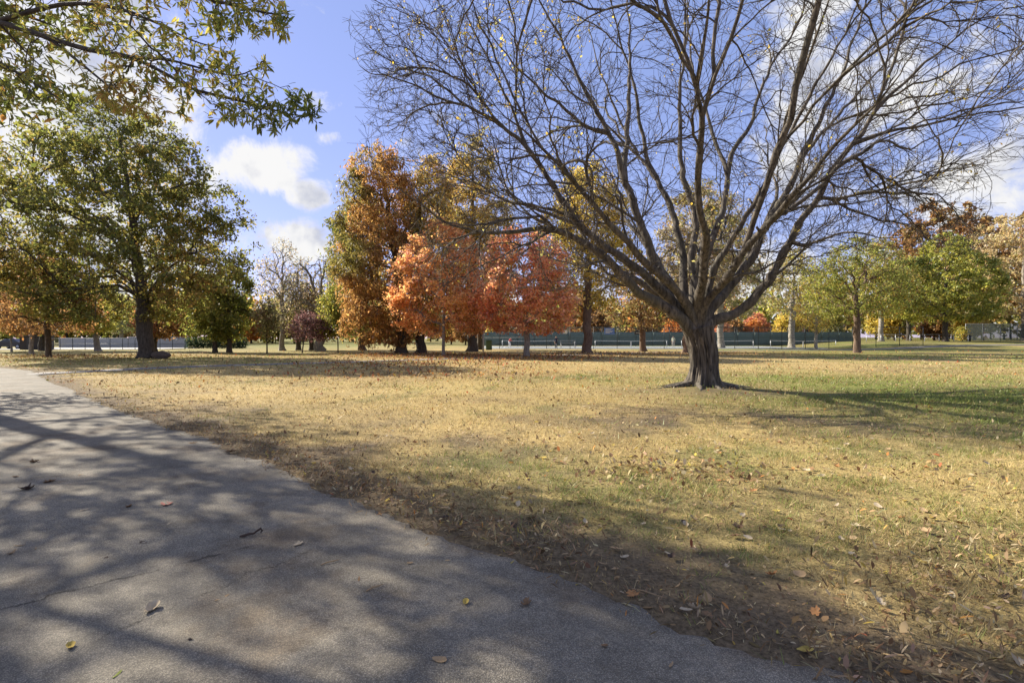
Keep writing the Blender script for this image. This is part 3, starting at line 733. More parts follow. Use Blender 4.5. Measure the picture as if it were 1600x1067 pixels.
    for it in ri:
        V, F = tubes([it], 8); link('root', mesh_np('root', V, F, M_BARK_MAIN, smooth=True), root)
    # leaf-strewn pale scar on the trunk: a healed pruning wound
    return sk
build_main_tree(); print('main', time.time()-T0)

# ------------------------------------------------------------------ leafy trees
def env(px0, px1, ytop, ybot, base_px, D, kind='round', ry=None, lump=.3, **k):
    """crown extent read off the photograph at the tree's own distance, in metres about its foot"""
    cx = ((px0+px1)/2-base_px)/FPX*D; rx = (px1-px0)/2/FPX*D*1.06; lump = lump*.75
    z1 = CAM_H+(HOR-ytop)/FPX*D; z0 = CAM_H+(HOR-ybot)/FPX*D
    return dict(kind=kind, z0=max(z0, .8), z1=z1, rx=rx, ry=ry or rx*.95, cx=cx, lump=lump, **k)
def B(px, D): return ((px-800)/FPX*D, D)
OAKP = [((.11, .12, .03), 2), ((.155, .16, .036), 3), ((.21, .185, .042), 3), ((.27, .19, .05), 2), ((.34, .22, .055), 1)]
BROWNP = [((.14, .085, .035), 2), ((.22, .12, .045), 3), ((.30, .16, .055), 2), ((.34, .22, .07), 1)]
GREENP = [((.10, .12, .03), 2), ((.165, .18, .038), 3), ((.23, .235, .05), 2), ((.33, .28, .06), 1)]
YGP = [((.19, .21, .045), 2), ((.29, .30, .06), 3), ((.40, .36, .07), 2), ((.46, .37, .075), 1)]
YELP = [((.34, .28, .07), 2), ((.48, .38, .085), 3), ((.58, .44, .09), 3), ((.56, .36, .08), 1)]
ORP = [((.36, .14, .045), 2), ((.46, .19, .05), 3), ((.52, .25, .065), 3), ((.50, .30, .08), 1)]
MAPO = [((.62, .265, .10), 2), ((.68, .33, .125), 3), ((.72, .41, .155), 3), ((.68, .32, .20), 2)]
MAPR = [((.57, .20, .10), 3), ((.66, .275, .145), 3), ((.70, .35, .145), 3), ((.67, .33, .22), 2), ((.64, .43, .16), 1)]
CYPO = [((.27, .15, .055), 2), ((.38, .215, .07), 3), ((.46, .265, .085), 3), ((.36, .26, .08), 1)]
CYPG = [((.10, .12, .03), 2), ((.17, .18, .035), 3), ((.27, .22, .05), 2), ((.36, .21, .055), 1)]
GOLD = [((.20, .17, .045), 1), ((.34, .26, .065), 3), ((.45, .33, .085), 3), ((.46, .27, .075), 1)]
PALE = [((.30, .25, .16), 2), ((.38, .31, .20), 3), ((.32, .28, .13), 2)]
TAN = [((.38, .30, .16), 2), ((.46, .37, .20), 3), ((.42, .31, .13), 2), ((.34, .32, .12), 1)]
PURP = [((.09, .045, .05), 2), ((.13, .065, .065), 3), ((.17, .09, .08), 2)]
SPARSE = [((.20, .20, .06), 2), ((.27, .25, .08), 3), ((.33, .27, .10), 2), ((.28, .18, .07), 1)]

def trees():
    T = make_tree
    T('oak_tree', 'large olive and brown leaved oak with dark trunk beside a low boulder', B(228, 39), .50,
      env(-25, 398, 150, 505, 228, 39, 'oak', 8.5, .22, lean=(0, 0)), OAKP, 70000, .235, .55, M_BARK_DARK, 11, .85, 3.4, nl=(36, 190, 1700), sig=.27, patch=.22, flare=1.5, tipr=.012, lift=.4, inner=.25)
    T('young_oak_tree', 'young oak with orange brown leaves and dark straight trunk left of the big oak', B(75, 41), .19,
      env(-10, 150, 385, 523, 75, 41, 'dome', None, .25), BROWNP+[((.36, .20, .09), 2)], 11000, .19, .6, M_BARK_DARK, 12, .8, 2.3, nl=(14, 50, 380), tipr=.012)
    T('young_oak_tree', 'small tan leaved tree with pale grey trunk beside the dark shed', B(49, 49), .17,
      env(0, 100, 430, 520, 49, 49, 'dome', None, .25), BROWNP+[((.38, .24, .11), 3)], 7000, .2, .6, M_BARK_GREY, 13, .75, 2.4, nl=(10, 40, 260))
    T('slim_tree', 'thin pale stemmed tree in front of the parked car', B(18, 56), .09,
      env(-25, 55, 440, 525, 18, 56, 'round', None, .3), GREENP, 5000, .22, .6, M_BARK_GREY, 14, .8, 2.4, nl=(8, 30, 200))
    T('shade_tree', 'dark trunked green tree standing behind the young orange oak', B(69, 60), .42,
      env(-30, 150, 400, 520, 69, 60, 'dome', None, .3), GREENP+OAKP, 13000, .26, .6, M_BARK_DARK, 15, .7, 3, nl=(12, 50, 360))
    T('leaning_tree', 'leaning grey trunked tree with yellow leaves before the pool fence', B(153, 60), .28,
      env(110, 190, 440, 522, 153, 60, 'round', None, .3), YGP+YELP[:2], 7500, .24, .6, M_BARK_GREY, 16, .7, 3.1, lean=(-1.0, 0), nl=(10, 40, 260))
    T('pale_tree', 'pale green loose tree behind the pool wall', B(190, 92), .3,
      env(160, 225, 455, 520, 190, 92, 'dome', None, .3), [((.24, .26, .11), 2), ((.34, .34, .15), 2), ((.30, .30, .06), 1)], 6000, .32, .6, M_BARK_GREY, 17, .7, nl=(8, 30, 220))
    T('rusty_tree', 'rust brown tree half hidden behind the big oak trunk', B(241, 58), .26,
      env(205, 300, 440, 528, 241, 58, 'dome', None, .3), BROWNP+[((.25, .09, .05), 2)], 9000, .24, .6, M_BARK_DARK, 18, .75, 2.2, nl=(10, 40, 280))
    T('green_tree', 'dense green tree with short dark trunk, next to the big oak', B(336, 53), .22,
      env(285, 372, 425, 532, 336, 53, 'dome', None, .28), GREENP+YGP[:2]+[((.25, .23, .045), 2)], 11000, .22, .6, M_BARK_DARK, 19, .8, 1.9, nl=(12, 50, 400))
    T('green_tree', 'dense green tree with short dark trunk, next to the sapling', B(358, 53.5), .25,
      env(318, 400, 405, 530, 358, 53.5, 'dome', None, .28), GREENP+YGP[:2]+[((.25, .20, .045), 2)], 12000, .22, .6, M_BARK_DARK, 20, .8, 2.0, nl=(12, 50, 400))
    T('sapling', 'grey green sapling with a thin dark stem', B(417, 52), .07,
      env(394, 440, 468, 528, 417, 52, 'round', None, .3), [((.15, .15, .06), 2), ((.22, .20, .08), 2), ((.24, .16, .09), 1)], 3000, .19, .6, M_BARK_DARK, 21, .85, 1.9, nl=(8, 24, 130))
    T('bare_whitish_tree', 'tall half bare tree with whitish twigs and flared grey trunk', B(441, 61), .27,
      env(392, 492, 365, 515, 441, 61, 'oak', None, .3), PALE+[((.20, .17, .07), 1)], 4200, .2, .6, M_BARK_GREY, 22, .85, 3.5, nl=(16, 90, 900), lift=.5, flare=2.0, tipr=.013)
    T('dark_trunk_tree', 'dark trunked olive tree behind the purple leaved sapling', B(466, 63), .28,
      env(425, 500, 420, 520, 466, 63, 'dome', None, .3), SPARSE, 3500, .22, .6, M_BARK_DARK, 23, .7, 3, nl=(10, 50, 360))
    T('purple_plum_tree', 'small purple leaved plum tree with thin forked stem', B(472, 52), .065,
      env(448, 520, 487, 532, 472, 52, 'dome', None, .3), PURP, 5500, .17, .6, M_BARK_DARK, 24, .8, 1.6, nl=(9, 30, 200))
    T('twin_trunk_tree', 'dark trunked tree beside the broad grey bare oak', B(487, 63), .3,
      env(450, 520, 440, 522, 487, 63, 'dome', None, .3), BROWNP+PALE, 3200, .22, .6, M_BARK_DARK, 25, .7, 3, nl=(10, 40, 300))
    T('bare_oak_tree', 'broad grey half bare oak with crooked spreading limbs', B(500, 60.5), .48,
      env(436, 566, 398, 515, 500, 60.5, 'vase', None, .25), PALE[:2]+YGP[:1], 2600, .22, .6, M_BARK_GREY, 26, .45, 3.5, nl=(14, 80, 900), lift=.35, bend=.2, tipr=.016)
    T('slender_green_tree', 'bright green young tree on a very thin dark stem', B(528, 53), .06,
      env(508, 568, 445, 530, 540, 53, 'round', None, .25), YGP+GREENP[1:], 9000, .2, .6, M_BARK_DARK, 27, .85, 1.8, nl=(10, 40, 260))
    T('green_cypress_tree', 'tall yellow green cypress behind the rust orange one', B(566, 64), .4,
      env(505, 620, 300, 525, 566, 64, 'column', None, .35), CYPG, 20000, .38, .3, M_BARK_RED, 28, .95, 3, nl=(22, 70, 520), axis=(0, 0, -1.1), droop=.3, nup=.1, sig=.35)
    def mixg(p, c):   # a greener upper left flank
        k = (ss(-p[:, 0], 1.2, 4)*ss(p[:, 2], 5, 9)*(vnoise(p[:, 2]*.6, p[:, 0]*.5, 3) > .45))[:, None]*.75
        return c*(1-k)+np.array([.15, .165, .035])*k
    T('cypress_tree', 'tall rust orange bald cypress with flared dark trunk and hanging foliage', B(628, 49), .46,
      env(500, 672, 216, 532, 622, 49, 'column', 4.6, .62), CYPO, 36000, .37, .28, M_BARK_DARK, 29, .97, 2.6, nl=(34, 120, 1000), axis=(0, 0, -1.2), droop=.35, nup=.1, sig=.3, flare=1.7, extra=mixg, inner=.4)
    T('cypress_tree', 'leaning olive brown bald cypress beside the rust orange one', B(658, 50), .44,
      env(630, 722, 235, 515, 658, 50, 'column', 3.2, .4), GOLD+CYPO[:2], 20000, .34, .28, M_BARK_DARK, 30, .95, 4, lean=(-1.2, 0), nl=(22, 70, 560), axis=(0, 0, -1.1), droop=.3, nup=.1, sig=.32, flare=1.7)
    T('maple_tree', 'bright orange maple with slim pale trunk in front of the cypresses', B(693, 44), .13,
      env(598, 785, 340, 524, 693, 44, 'dome', 4.2, .22), MAPO, 29000, .185, .7, M_BARK_GREY, 31, .85, 2.3, nl=(20, 80, 800), lift=.4, sig=.22, patch=.3)
    T('golden_cypress_tree', 'tall golden olive cypress with thick dark trunk behind the maples', B(738, 58), .5,
      env(664, 815, 212, 500, 738, 58, 'column', 4.6, .45), GOLD, 26000, .4, .3, M_BARK_DARK, 32, .96, 4.2, nl=(28, 90, 700), axis=(0, 0, -1.0), droop=.3, nup=.1, sig=.35, flare=1.6)
    T('dark_trunk_tree', 'dark trunked tree close beside the pale post', B(749, 66), .34,
      env(715, 800, 430, 512, 749, 66, 'dome', None, .3), YELP+GREENP[:1], 7000, .28, .6, M_BARK_DARK, 33, .7, 3.6, nl=(9, 36, 240))
    T('maple_tree', 'salmon red maple with forked grey trunk before the tennis court', B(823, 41), .22,
      env(712, 905, 345, 522, 815, 41, 'dome', 4.2, .25), MAPR, 27000, .185, .7, M_BARK_GREY, 34, .6, 2.6, nl=(22, 80, 800), lift=.45, sig=.22, patch=.35)
    T('yellow_tree', 'tall yellow leaved tree with thick forked brown trunk by the court fence', B(918, 51), .42,
      env(822, 1012, 245, 480, 918, 51, 'oak', 5, .4), YELP, 19000, .27, .6, M_BARK_RED, 35, .35, 3.2, nl=(20, 90, 900), lift=.4, sig=.3, bend=.1, flare=1.45)
    T('sparse_tree', 'thin leaved greenish tree in front of the dark notice board', B(1005, 58), .33,
      env(935, 1062, 395, 515, 1005, 58, 'dome', None, .35), SPARSE+BROWNP[:2], 8500, .22, .55, M_BARK_RED, 36, .4, 3.0, nl=(14, 60, 520), lift=.2)
    T('sparse_tree', 'brown trunked thin leaved tree right behind the big bare tree', B(1072, 52), .34,
      env(1000, 1180, 275, 480, 1072, 52, 'oak', None, .4), SPARSE+PALE, 15000, .26, .55, M_BARK_RED, 37, .7, 4.0, nl=(16, 70, 640), lift=.4)
    T('sycamore_tree', 'pale mottled sycamore with double trunk near the court fence', B(1126, 75), .42,
      env(1040, 1215, 290, 500, 1128, 75, 'oak', None, .4), PALE+SPARSE[:2], 17000, .33, .55, M_BARK_PALE, 38, .75, 5, nl=(16, 70, 600), lift=.4)
    T('sycamore_tree', 'pale sunlit sycamore with straight trunk beyond the big bare tree', B(1237, 78), .42,
      env(1180, 1300, 385, 495, 1237, 78, 'oak', None, .4), SPARSE+GREENP[2:], 9000, .28, .55, M_BARK_PALE, 39, .8, 5.5, nl=(14, 60, 480), flare=1.5)
    T('slim_yellow_tree', 'slim pale trunked tree with hanging yellow leaves by the net', B(1275, 70), .2,
      env(1238, 1318, 425, 518, 1275, 70, 'round', None, .4), YELP+YGP[2:], 6000, .24, .55, M_BARK_PALE, 40, .85, 3, nl=(10, 44, 320))
    T('spreading_tree', 'low spreading green and yellow tree with forked trunk on the lawn', B(1340, 53), .32,
      env(1232, 1432, 372, 498, 1335, 53, 'dome', 5, .35), GREENP[1:]+YGP[:2]+[((.36, .22, .05), 1)], 17000, .2, .55, M_BARK_RED, 41, .35, 3.3, nl=(18, 80, 800), lift=.25, flare=1.5)
    T('sycamore_tree', 'pale white trunked sycamore behind the spreading green tree', B(1376, 86), .36,
      env(1325, 1440, 375, 505, 1376, 86, 'oak', None, .35), YGP+SPARSE, 12000, .3, .55, M_BARK_PALE, 42, .85, 5, nl=(14, 60, 480))
    T('dense_green_tree', 'dense leafy green tree with short dark trunk near the litter bin', B(1477, 84), .36,
      env(1392, 1562, 372, 512, 1477, 84, 'dome', None, .3), YGP[:3]+GREENP[2:]+[((.16, .19, .045), 4)], 26000, .36, .6, M_BARK_DARK, 43, .75, 2.6, nl=(18, 80, 700))
    T('tan_beech_tree', 'wide tan leaved beech above the right fence', B(1600, 92), .4,
      env(1485, 1710, 332, 503, 1600, 92, 'dome', None, .3), TAN, 22000, .4, .6, M_BARK_GREY, 44, .8, 3, nl=(18, 80, 700))
    T('tall_oak_tree', 'tall russet oak rising behind the dense green tree', B(1465, 112), .5,
      env(1360, 1575, 318, 480, 1465, 112, 'dome', None, .25), BROWNP+[((.26, .19, .07), 3)], 23000, .64, .6, M_BARK_DARK, 45, .8, 6, nl=(18, 80, 600))
    T('tall_oak_tree', 'tall russet oak rising behind the tan beech', B(1610, 118), .5,
      env(1530, 1720, 322, 480, 1610, 118, 'dome', None, .35), BROWNP+[((.30, .24, .08), 3)], 18000, .64, .6, M_BARK_DARK, 46, .8, 6, nl=(16, 70, 520))
    T('olive_tree', 'olive brown tree between the white trunked sycamore and the russet oak', B(1420, 100), .35,
      env(1365, 1470, 400, 505, 1420, 100, 'dome', None, .35), OAKP+YGP[:2], 13000, .36, .6, M_BARK_DARK, 47, .8, 4, nl=(12, 50, 400))
trees(); print('trees', time.time()-T0)

# ------------------------------------------------------------------ trees that shade the path (crowns mostly outside the view)
LEAF_V = np.array([(0, 0, 0), (.22, .10, .02), (.5, .135, .035), (.78, .085, .03), (1, 0, -.02), (.78, -.085, .03), (.5, -.135, .035), (.22, -.10, .02), (.3, 0, -.005), (.6, 0, .005)])
LEAF_F3 = [(0, 1, 8), (0, 8, 7), (3, 4, 9), (9, 4, 5)]
LEAF_F4 = [(1, 2, 9, 8), (8, 9, 6, 7), (2, 3, 9, 9), (9, 5, 6, 6)]
LEAF_TRI = np.array([(0, 8, 1), (0, 7, 8), (1, 8, 9), (1, 9, 2), (8, 7, 6), (8, 6, 9), (2, 9, 3), (9, 6, 5), (3, 9, 4), (9, 5, 4)])
WILP = [((.06, .075, .018), 3), ((.10, .115, .022), 3), ((.17, .165, .03), 3), ((.30, .22, .04), 1), ((.34, .17, .04), .6)]
def build_overhang():
    bx, by = -12.6, 8.0
    E = dict(kind='dome', z0=6.3, z1=15.0, rx=5.7, ry=5.4, cx=.5, cy=.9, lump=.25, seed=61)
    root, sk = make_tree('shingle_oak_tree', 'narrow leaved oak whose leafy branches hang in over the path', (bx, by), .38, E, WILP, 13500, .19, .36, M_BARK_DARK, 61, .75, 4.5, nl=(18, 80, 560), sig=.25, clump=2.4, patch=.5, tipr=.006)
    o0 = np.array([bx, by, root.location.z]); rng = np.random.default_rng(5)
    s2 = Skel(77)
    st = sk.pos[np.argmin(np.abs(sk.pos[:sk.n, 2]-5.2)+np.abs(sk.lev[:sk.n])*9)]
    def W(l): return np.array([P(*a) for a in l])-o0
    main = catmull(np.vstack([st[None], W([(-260, 30, 8.4), (-120, -5, 7.4), (0, 36, 6.9), (80, 62, 6.7), (140, 80, 6.6), (205, 92, 6.5), (262, 118, 6.4), (300, 140, 6.3), (345, 152, 6.2), (400, 165, 6.0), (450, 180, 5.9)])]), 3)
    mi = s2.add(main, -1, 1)
    for k, r in zip(mi, .005+.055*(1-np.linspace(0, 1, len(mi)))**1.3): s2.fix[int(k)] = r
    def br(pts, lev=1, r0=.02):
        w = W(pts); a = int(np.argmin(np.linalg.norm(s2.pos[:s2.n]-w[0], axis=1)))
        idx = s2.add(catmull(w, 3)[1:], a, lev)
        for k, r in zip(idx, np.linspace(r0, .004, len(idx))): s2.fix[int(k)] = r
    br([(0, 36, 6.9), (100, 10, 6.5), (180, 15, 6.2), (250, 40, 6.0), (300, 65, 5.8), (345, 78, 5.7)], r0=.03)
    br([(-120, -5, 7.4), (40, -60, 6.6), (170, -40, 6.0), (270, -15, 5.7), (360, 10, 5.5), (430, 25, 5.4), (455, 20, 5.3)], r0=.035)
    br([(80, 62, 6.7), (140, 110, 6.6), (190, 150, 6.5), (230, 165, 6.4)], r0=.02)
    br([(205, 92, 6.5), (260, 95, 6.2), (320, 110, 6.0), (370, 120, 5.9), (410, 105, 5.8)], r0=.015)
    br([(-120, -5, 7.4), (-40, 70, 7.2), (20, 110, 7.1), (70, 140, 7.0), (110, 165, 6.9)], r0=.03)
    br([(0, 36, 6.9), (50, 90, 7.2), (90, 125, 7.4)], r0=.015)
    # finer sprays through the visible drape
    def tg(n, boxes):
        out = []
        for x0, x1, y0, y1, d0, d1, k in boxes:
            m = int(n*k); out.append(np.stack([P(rng.uniform(x0, x1), rng.uniform(y0, y1), rng.uniform(d0, d1)) for _ in range(m)])-o0)
        return np.vstack(out)
    boxes = [(-100, 200, -40, 170, 5.8, 7.6, .34), (150, 360, -40, 150, 5.3, 6.8, .30), (330, 420, 90, 190, 5.5, 6.3, .12), (400, 500, 150, 205, 5.4, 6.0, .09), (340, 450, -20, 60, 5.1, 5.8, .12), (150, 300, 130, 185, 5.8, 6.6, .09)]
    s2.grow(tg(130, boxes), 2, 5, .1, maxlen=1.4, minlen=.1, fwd=.8, tang=.5)
    s2.grow(tg(520, boxes), 3, 4, .1, maxlen=.6, minlen=.06, fwd=.8, tang=.5)
    s2.radii(.0022, .06)
    V, F = tubes([s2.items(b) for b in s2.br], 5)
    tag(link('branches', mesh_np('hanging_branches', V, F, M_BARK_DARK, smooth=True), root), kind='stuff')
    # whorls of narrow leaves towards the shoot ends
    Ms = []
    for a, idx, lev in s2.br:
        if lev < 2: spots = [(k, 3) for k in idx[len(idx)//3::2]]
        else: spots = [(idx[-1], rng.integers(5, 9))]+[(k, 2) for k in idx[1:-1]]
        for k, c in spots:
            for _ in range(int(c)):
                ax = unit((s2.dir[k]*.55+rng.normal(0, .75, 3)+np.array([0, 0, -.35]))[None])[0]
                nn = unit((np.array([0, 0, 1.])+rng.normal(0, .55, 3))[None])[0]; sd = unit(np.cross(nn, ax)[None])[0]; nn = np.cross(ax, sd)
                Ms.append((s2.pos[k]+rng.normal(0, .008, 3), ax, sd, nn, rng.uniform(.06, .118), rng.uniform(.75, 1.15)))
    pal = np.array([(.085, .11, .03), (.11, .14, .035), (.16, .185, .04), (.23, .23, .05), (.33, .29, .06), (.42, .35, .08), (.42, .27, .08)])
    pos = np.array([m[0] for m in Ms]); w = pos+o0
    u = vnoise(w[:, 0]*1.3, w[:, 2]*1.3+w[:, 1], 8)*.75+rng.random(len(Ms))*.45-.05
    ci = np.clip((u*len(pal)).astype(int), 0, len(pal)-1)
    px = 800+w[:, 0]/w[:, 1]*FPX; py = HOR-(w[:, 2]-CAM_H)/w[:, 1]*FPX
    inview = (px > 5) & (px < 520) & (py > 5) & (py < 230)
    size = np.array([m[4] for m in Ms])/w[:, 1]*inview
    sel = set(np.argsort(-size)[:300].tolist())
    mats = []
    for q, c in enumerate(pal):
        m, nt, N, L = mat_new('narrow_leaf_%d' % q)
        o = N.new('ShaderNodeOutputMaterial'); d = N.new('ShaderNodeBsdfDiffuse'); t = N.new('ShaderNodeBsdfTranslucent')
        tc = N.new('ShaderNodeTexCoord'); n = N.new('ShaderNodeTexNoise'); n.inputs['Scale'].default_value = 5; L.new(tc.outputs['Object'], n.inputs['Vector'])
        mx = N.new('ShaderNodeMix'); mx.data_type = 'RGBA'; L.new(n.outputs[0], mx.inputs[0])
        mx.inputs[6].default_value = tuple(c*.8)+(1,); mx.inputs[7].default_value = tuple(c*1.25)+(1,)
        L.new(mx.outputs[2], d.inputs[0])
        hs = N.new('ShaderNodeHueSaturation'); hs.inputs['Value'].default_value = 1.9; L.new(mx.outputs[2], hs.inputs['Color']); L.new(hs.outputs[0], t.inputs[0])
        a = N.new('ShaderNodeMixShader'); a.inputs[0].default_value = .6; L.new(d.outputs[0], a.inputs[1]); L.new(t.outputs[0], a.inputs[2])
        g = N.new('ShaderNodeBsdfGlossy'); g.inputs['Roughness'].default_value = .35
        b = N.new('ShaderNodeMixShader'); b.inputs[0].default_value = .06; L.new(a.outputs[0], b.inputs[1]); L.new(g.outputs[0], b.inputs[2]); L.new(b.outputs[0], o.inputs[0])
        mats.append(mesh_np('leaf', LEAF_V, LEAF_TRI, m))
    VV, CC = [], []
    for i, (p, ax, sd, nn, L_, wd) in enumerate(Ms):
        if i in sel:
            o = link('leaf', mats[ci[i]], root)
            R3 = Matrix(((ax[0]*L_, sd[0]*L_*wd, nn[0]*L_), (ax[1]*L_, sd[1]*L_*wd, nn[1]*L_), (ax[2]*L_, sd[2]*L_*wd, nn[2]*L_))).to_4x4()
            o.matrix_local = Matrix.Translation(Vector(p)) @ R3
        else:
            VV.append(p+LEAF_V[:, :1]*ax*L_+LEAF_V[:, 1:2]*sd*L_*wd+LEAF_V[:, 2:]*nn*L_); CC.append(np.repeat((pal[ci[i]]*rng.uniform(.8, 1.2))[None], 10, 0))
    n = len(VV); F = (np.arange(n)[:, None, None]*10+LEAF_TRI[None]).reshape(-1, 3)
    tag(link('leaf_spray', mesh_np('leaf_spray', np.vstack(VV), F, M_LEAF, np.vstack(CC)), root), kind='stuff')
build_overhang(); print('overhang', time.time()-T0)
def shade_trees():
    make_tree('roadside_oak_tree', 'sparse leaved oak standing beside the path off to the left', (-21.4, 17.0), .32,
              dict(kind='dome', z0=5.0, z1=17.0, rx=4.4, ry=4.6, lump=.4, seed=71), OAKP, 4200, .2, .55, M_BARK_DARK, 71, .7, 3.2, nl=(16, 80, 700), sig=.3, tipr=.012)
shade_trees()

# ------------------------------------------------------------------ simple solid builders
def box_bm(bm, x0, x1, y0, y1, z0, z1, bev=0.0):
    r = bmesh.ops.create_cube(bm, size=1.0); vs = r['verts']
    for v in vs: v.co = Vector(((x0+x1)/2+v.co.x*(x1-x0), (y0+y1)/2+v.co.y*(y1-y0), (z0+z1)/2+v.co.z*(z1-z0)))
    if bev:
        es = list({e for v in vs for e in v.link_edges}); bmesh.ops.bevel(bm, geom=es, offset=bev, segments=1, affect='EDGES')
def box_me(name, x0, x1, y0, y1, z0, z1, mat, bev=0.0):
    bm = bmesh.new(); box_bm(bm, x0, x1, y0, y1, z0, z1, bev)
    me = bpy.data.meshes.new(name); bm.to_mesh(me); bm.free(); me.materials.append(mat); return me
def rod(name, a, b, r, mat, sides=8, parent=None, r2=None):
    V, F = tubes([(np.array([a, b], float), np.array([r, r2 if r2 is not None else r]))], sides)
    n = sides; caps = [np.array([list(range(n))[::-1]]), np.array([list(range(n, 2*n))])]
    return link(name, mesh_np(name, V, [F]+caps, mat), parent)
def wires(name, x0, x1, z0, z1, step, r, mat, parent, y=0.0, diag=True):
    it = []; w, h = x1-x0, z1-z0
    if diag:
        c = -h
        while c < w:
            for s in (1, -1):
                a = max(0, c); b = min(w, c+h)
                if b-a > .02:
                    pa = (x0+a, y, z0+(a-c)) if s > 0 else (x0+a, y, z1-(a-c)); pb = (x0+b, y, z0+(b-c)) if s > 0 else (x0+b, y, z1-(b-c))
                    it.append((np.array([pa, pb]), np.array([r, r])))
            c += step
    else:
        for x in np.arange(x0, x1+1e-6, step): it.append((np.array([(x, y, z0), (x, y, z1)]), np.array([r, r])))
        for z in np.arange(z0, z1+1e-6, step): it.append((np.array([(x0, y, z), (x1, y, z)]), np.array([r, r])))
    V, F = tubes(it, 3); o = link(name, mesh_np(name, V, F, mat), parent); tag(o, kind='stuff'); return o
M_GREENSCREEN = flat_mat('green_windscreen', (.085, .125, .112), .8, 0, 1.5, .22)
M_POST = flat_mat('dark_fence_paint', (.020, .030, .028), .5, 0, 8, .2)
M_GALV = flat_mat('galvanised_steel', (.42, .43, .44), .45, .5, 12, .15)
M_WHITE = flat_mat('white_paint', (.62, .62, .60), .6, 0, 6, .06)
M_NET = flat_mat('net_cord', (.03, .03, .03), .9, 0, 6, .1)
M_BLUE = flat_mat('sign_blue', (.09, .17, .42), .45, 0, 5, .12)
M_DARK = flat_mat('dark_panel', (.035, .033, .03), .6, 0, 5, .2)
M_PALEWALL = flat_mat('pale_wall', (.27, .285, .31), .8, 0, 1.2, .12)
M_CONC = flat_mat('pale_concrete', (.40, .39, .365), .85, 0, 2, .12)
M_COURT = flat_mat('court_surface', (.26, .275, .27), .85, 0, .8, .10)
M_BRICK = flat_mat('far_brick', (.40, .24, .185), .9, 0, 2.5, .2)
M_GLASS = flat_mat('dark_glass', (.05, .06, .07), .15, 0, 2, .1)
M_GREENBOX = flat_mat('green_cabinet', (.045, .085, .04), .5, 0, 4, .15)
M_ROCK = flat_mat('rock', (.10, .075, .058), .95, 0, 3.5, .5, .6)
M_DOORSHADE = flat_mat('doorway_shade', (.035, .028, .024), .8, 0, 3, .3)

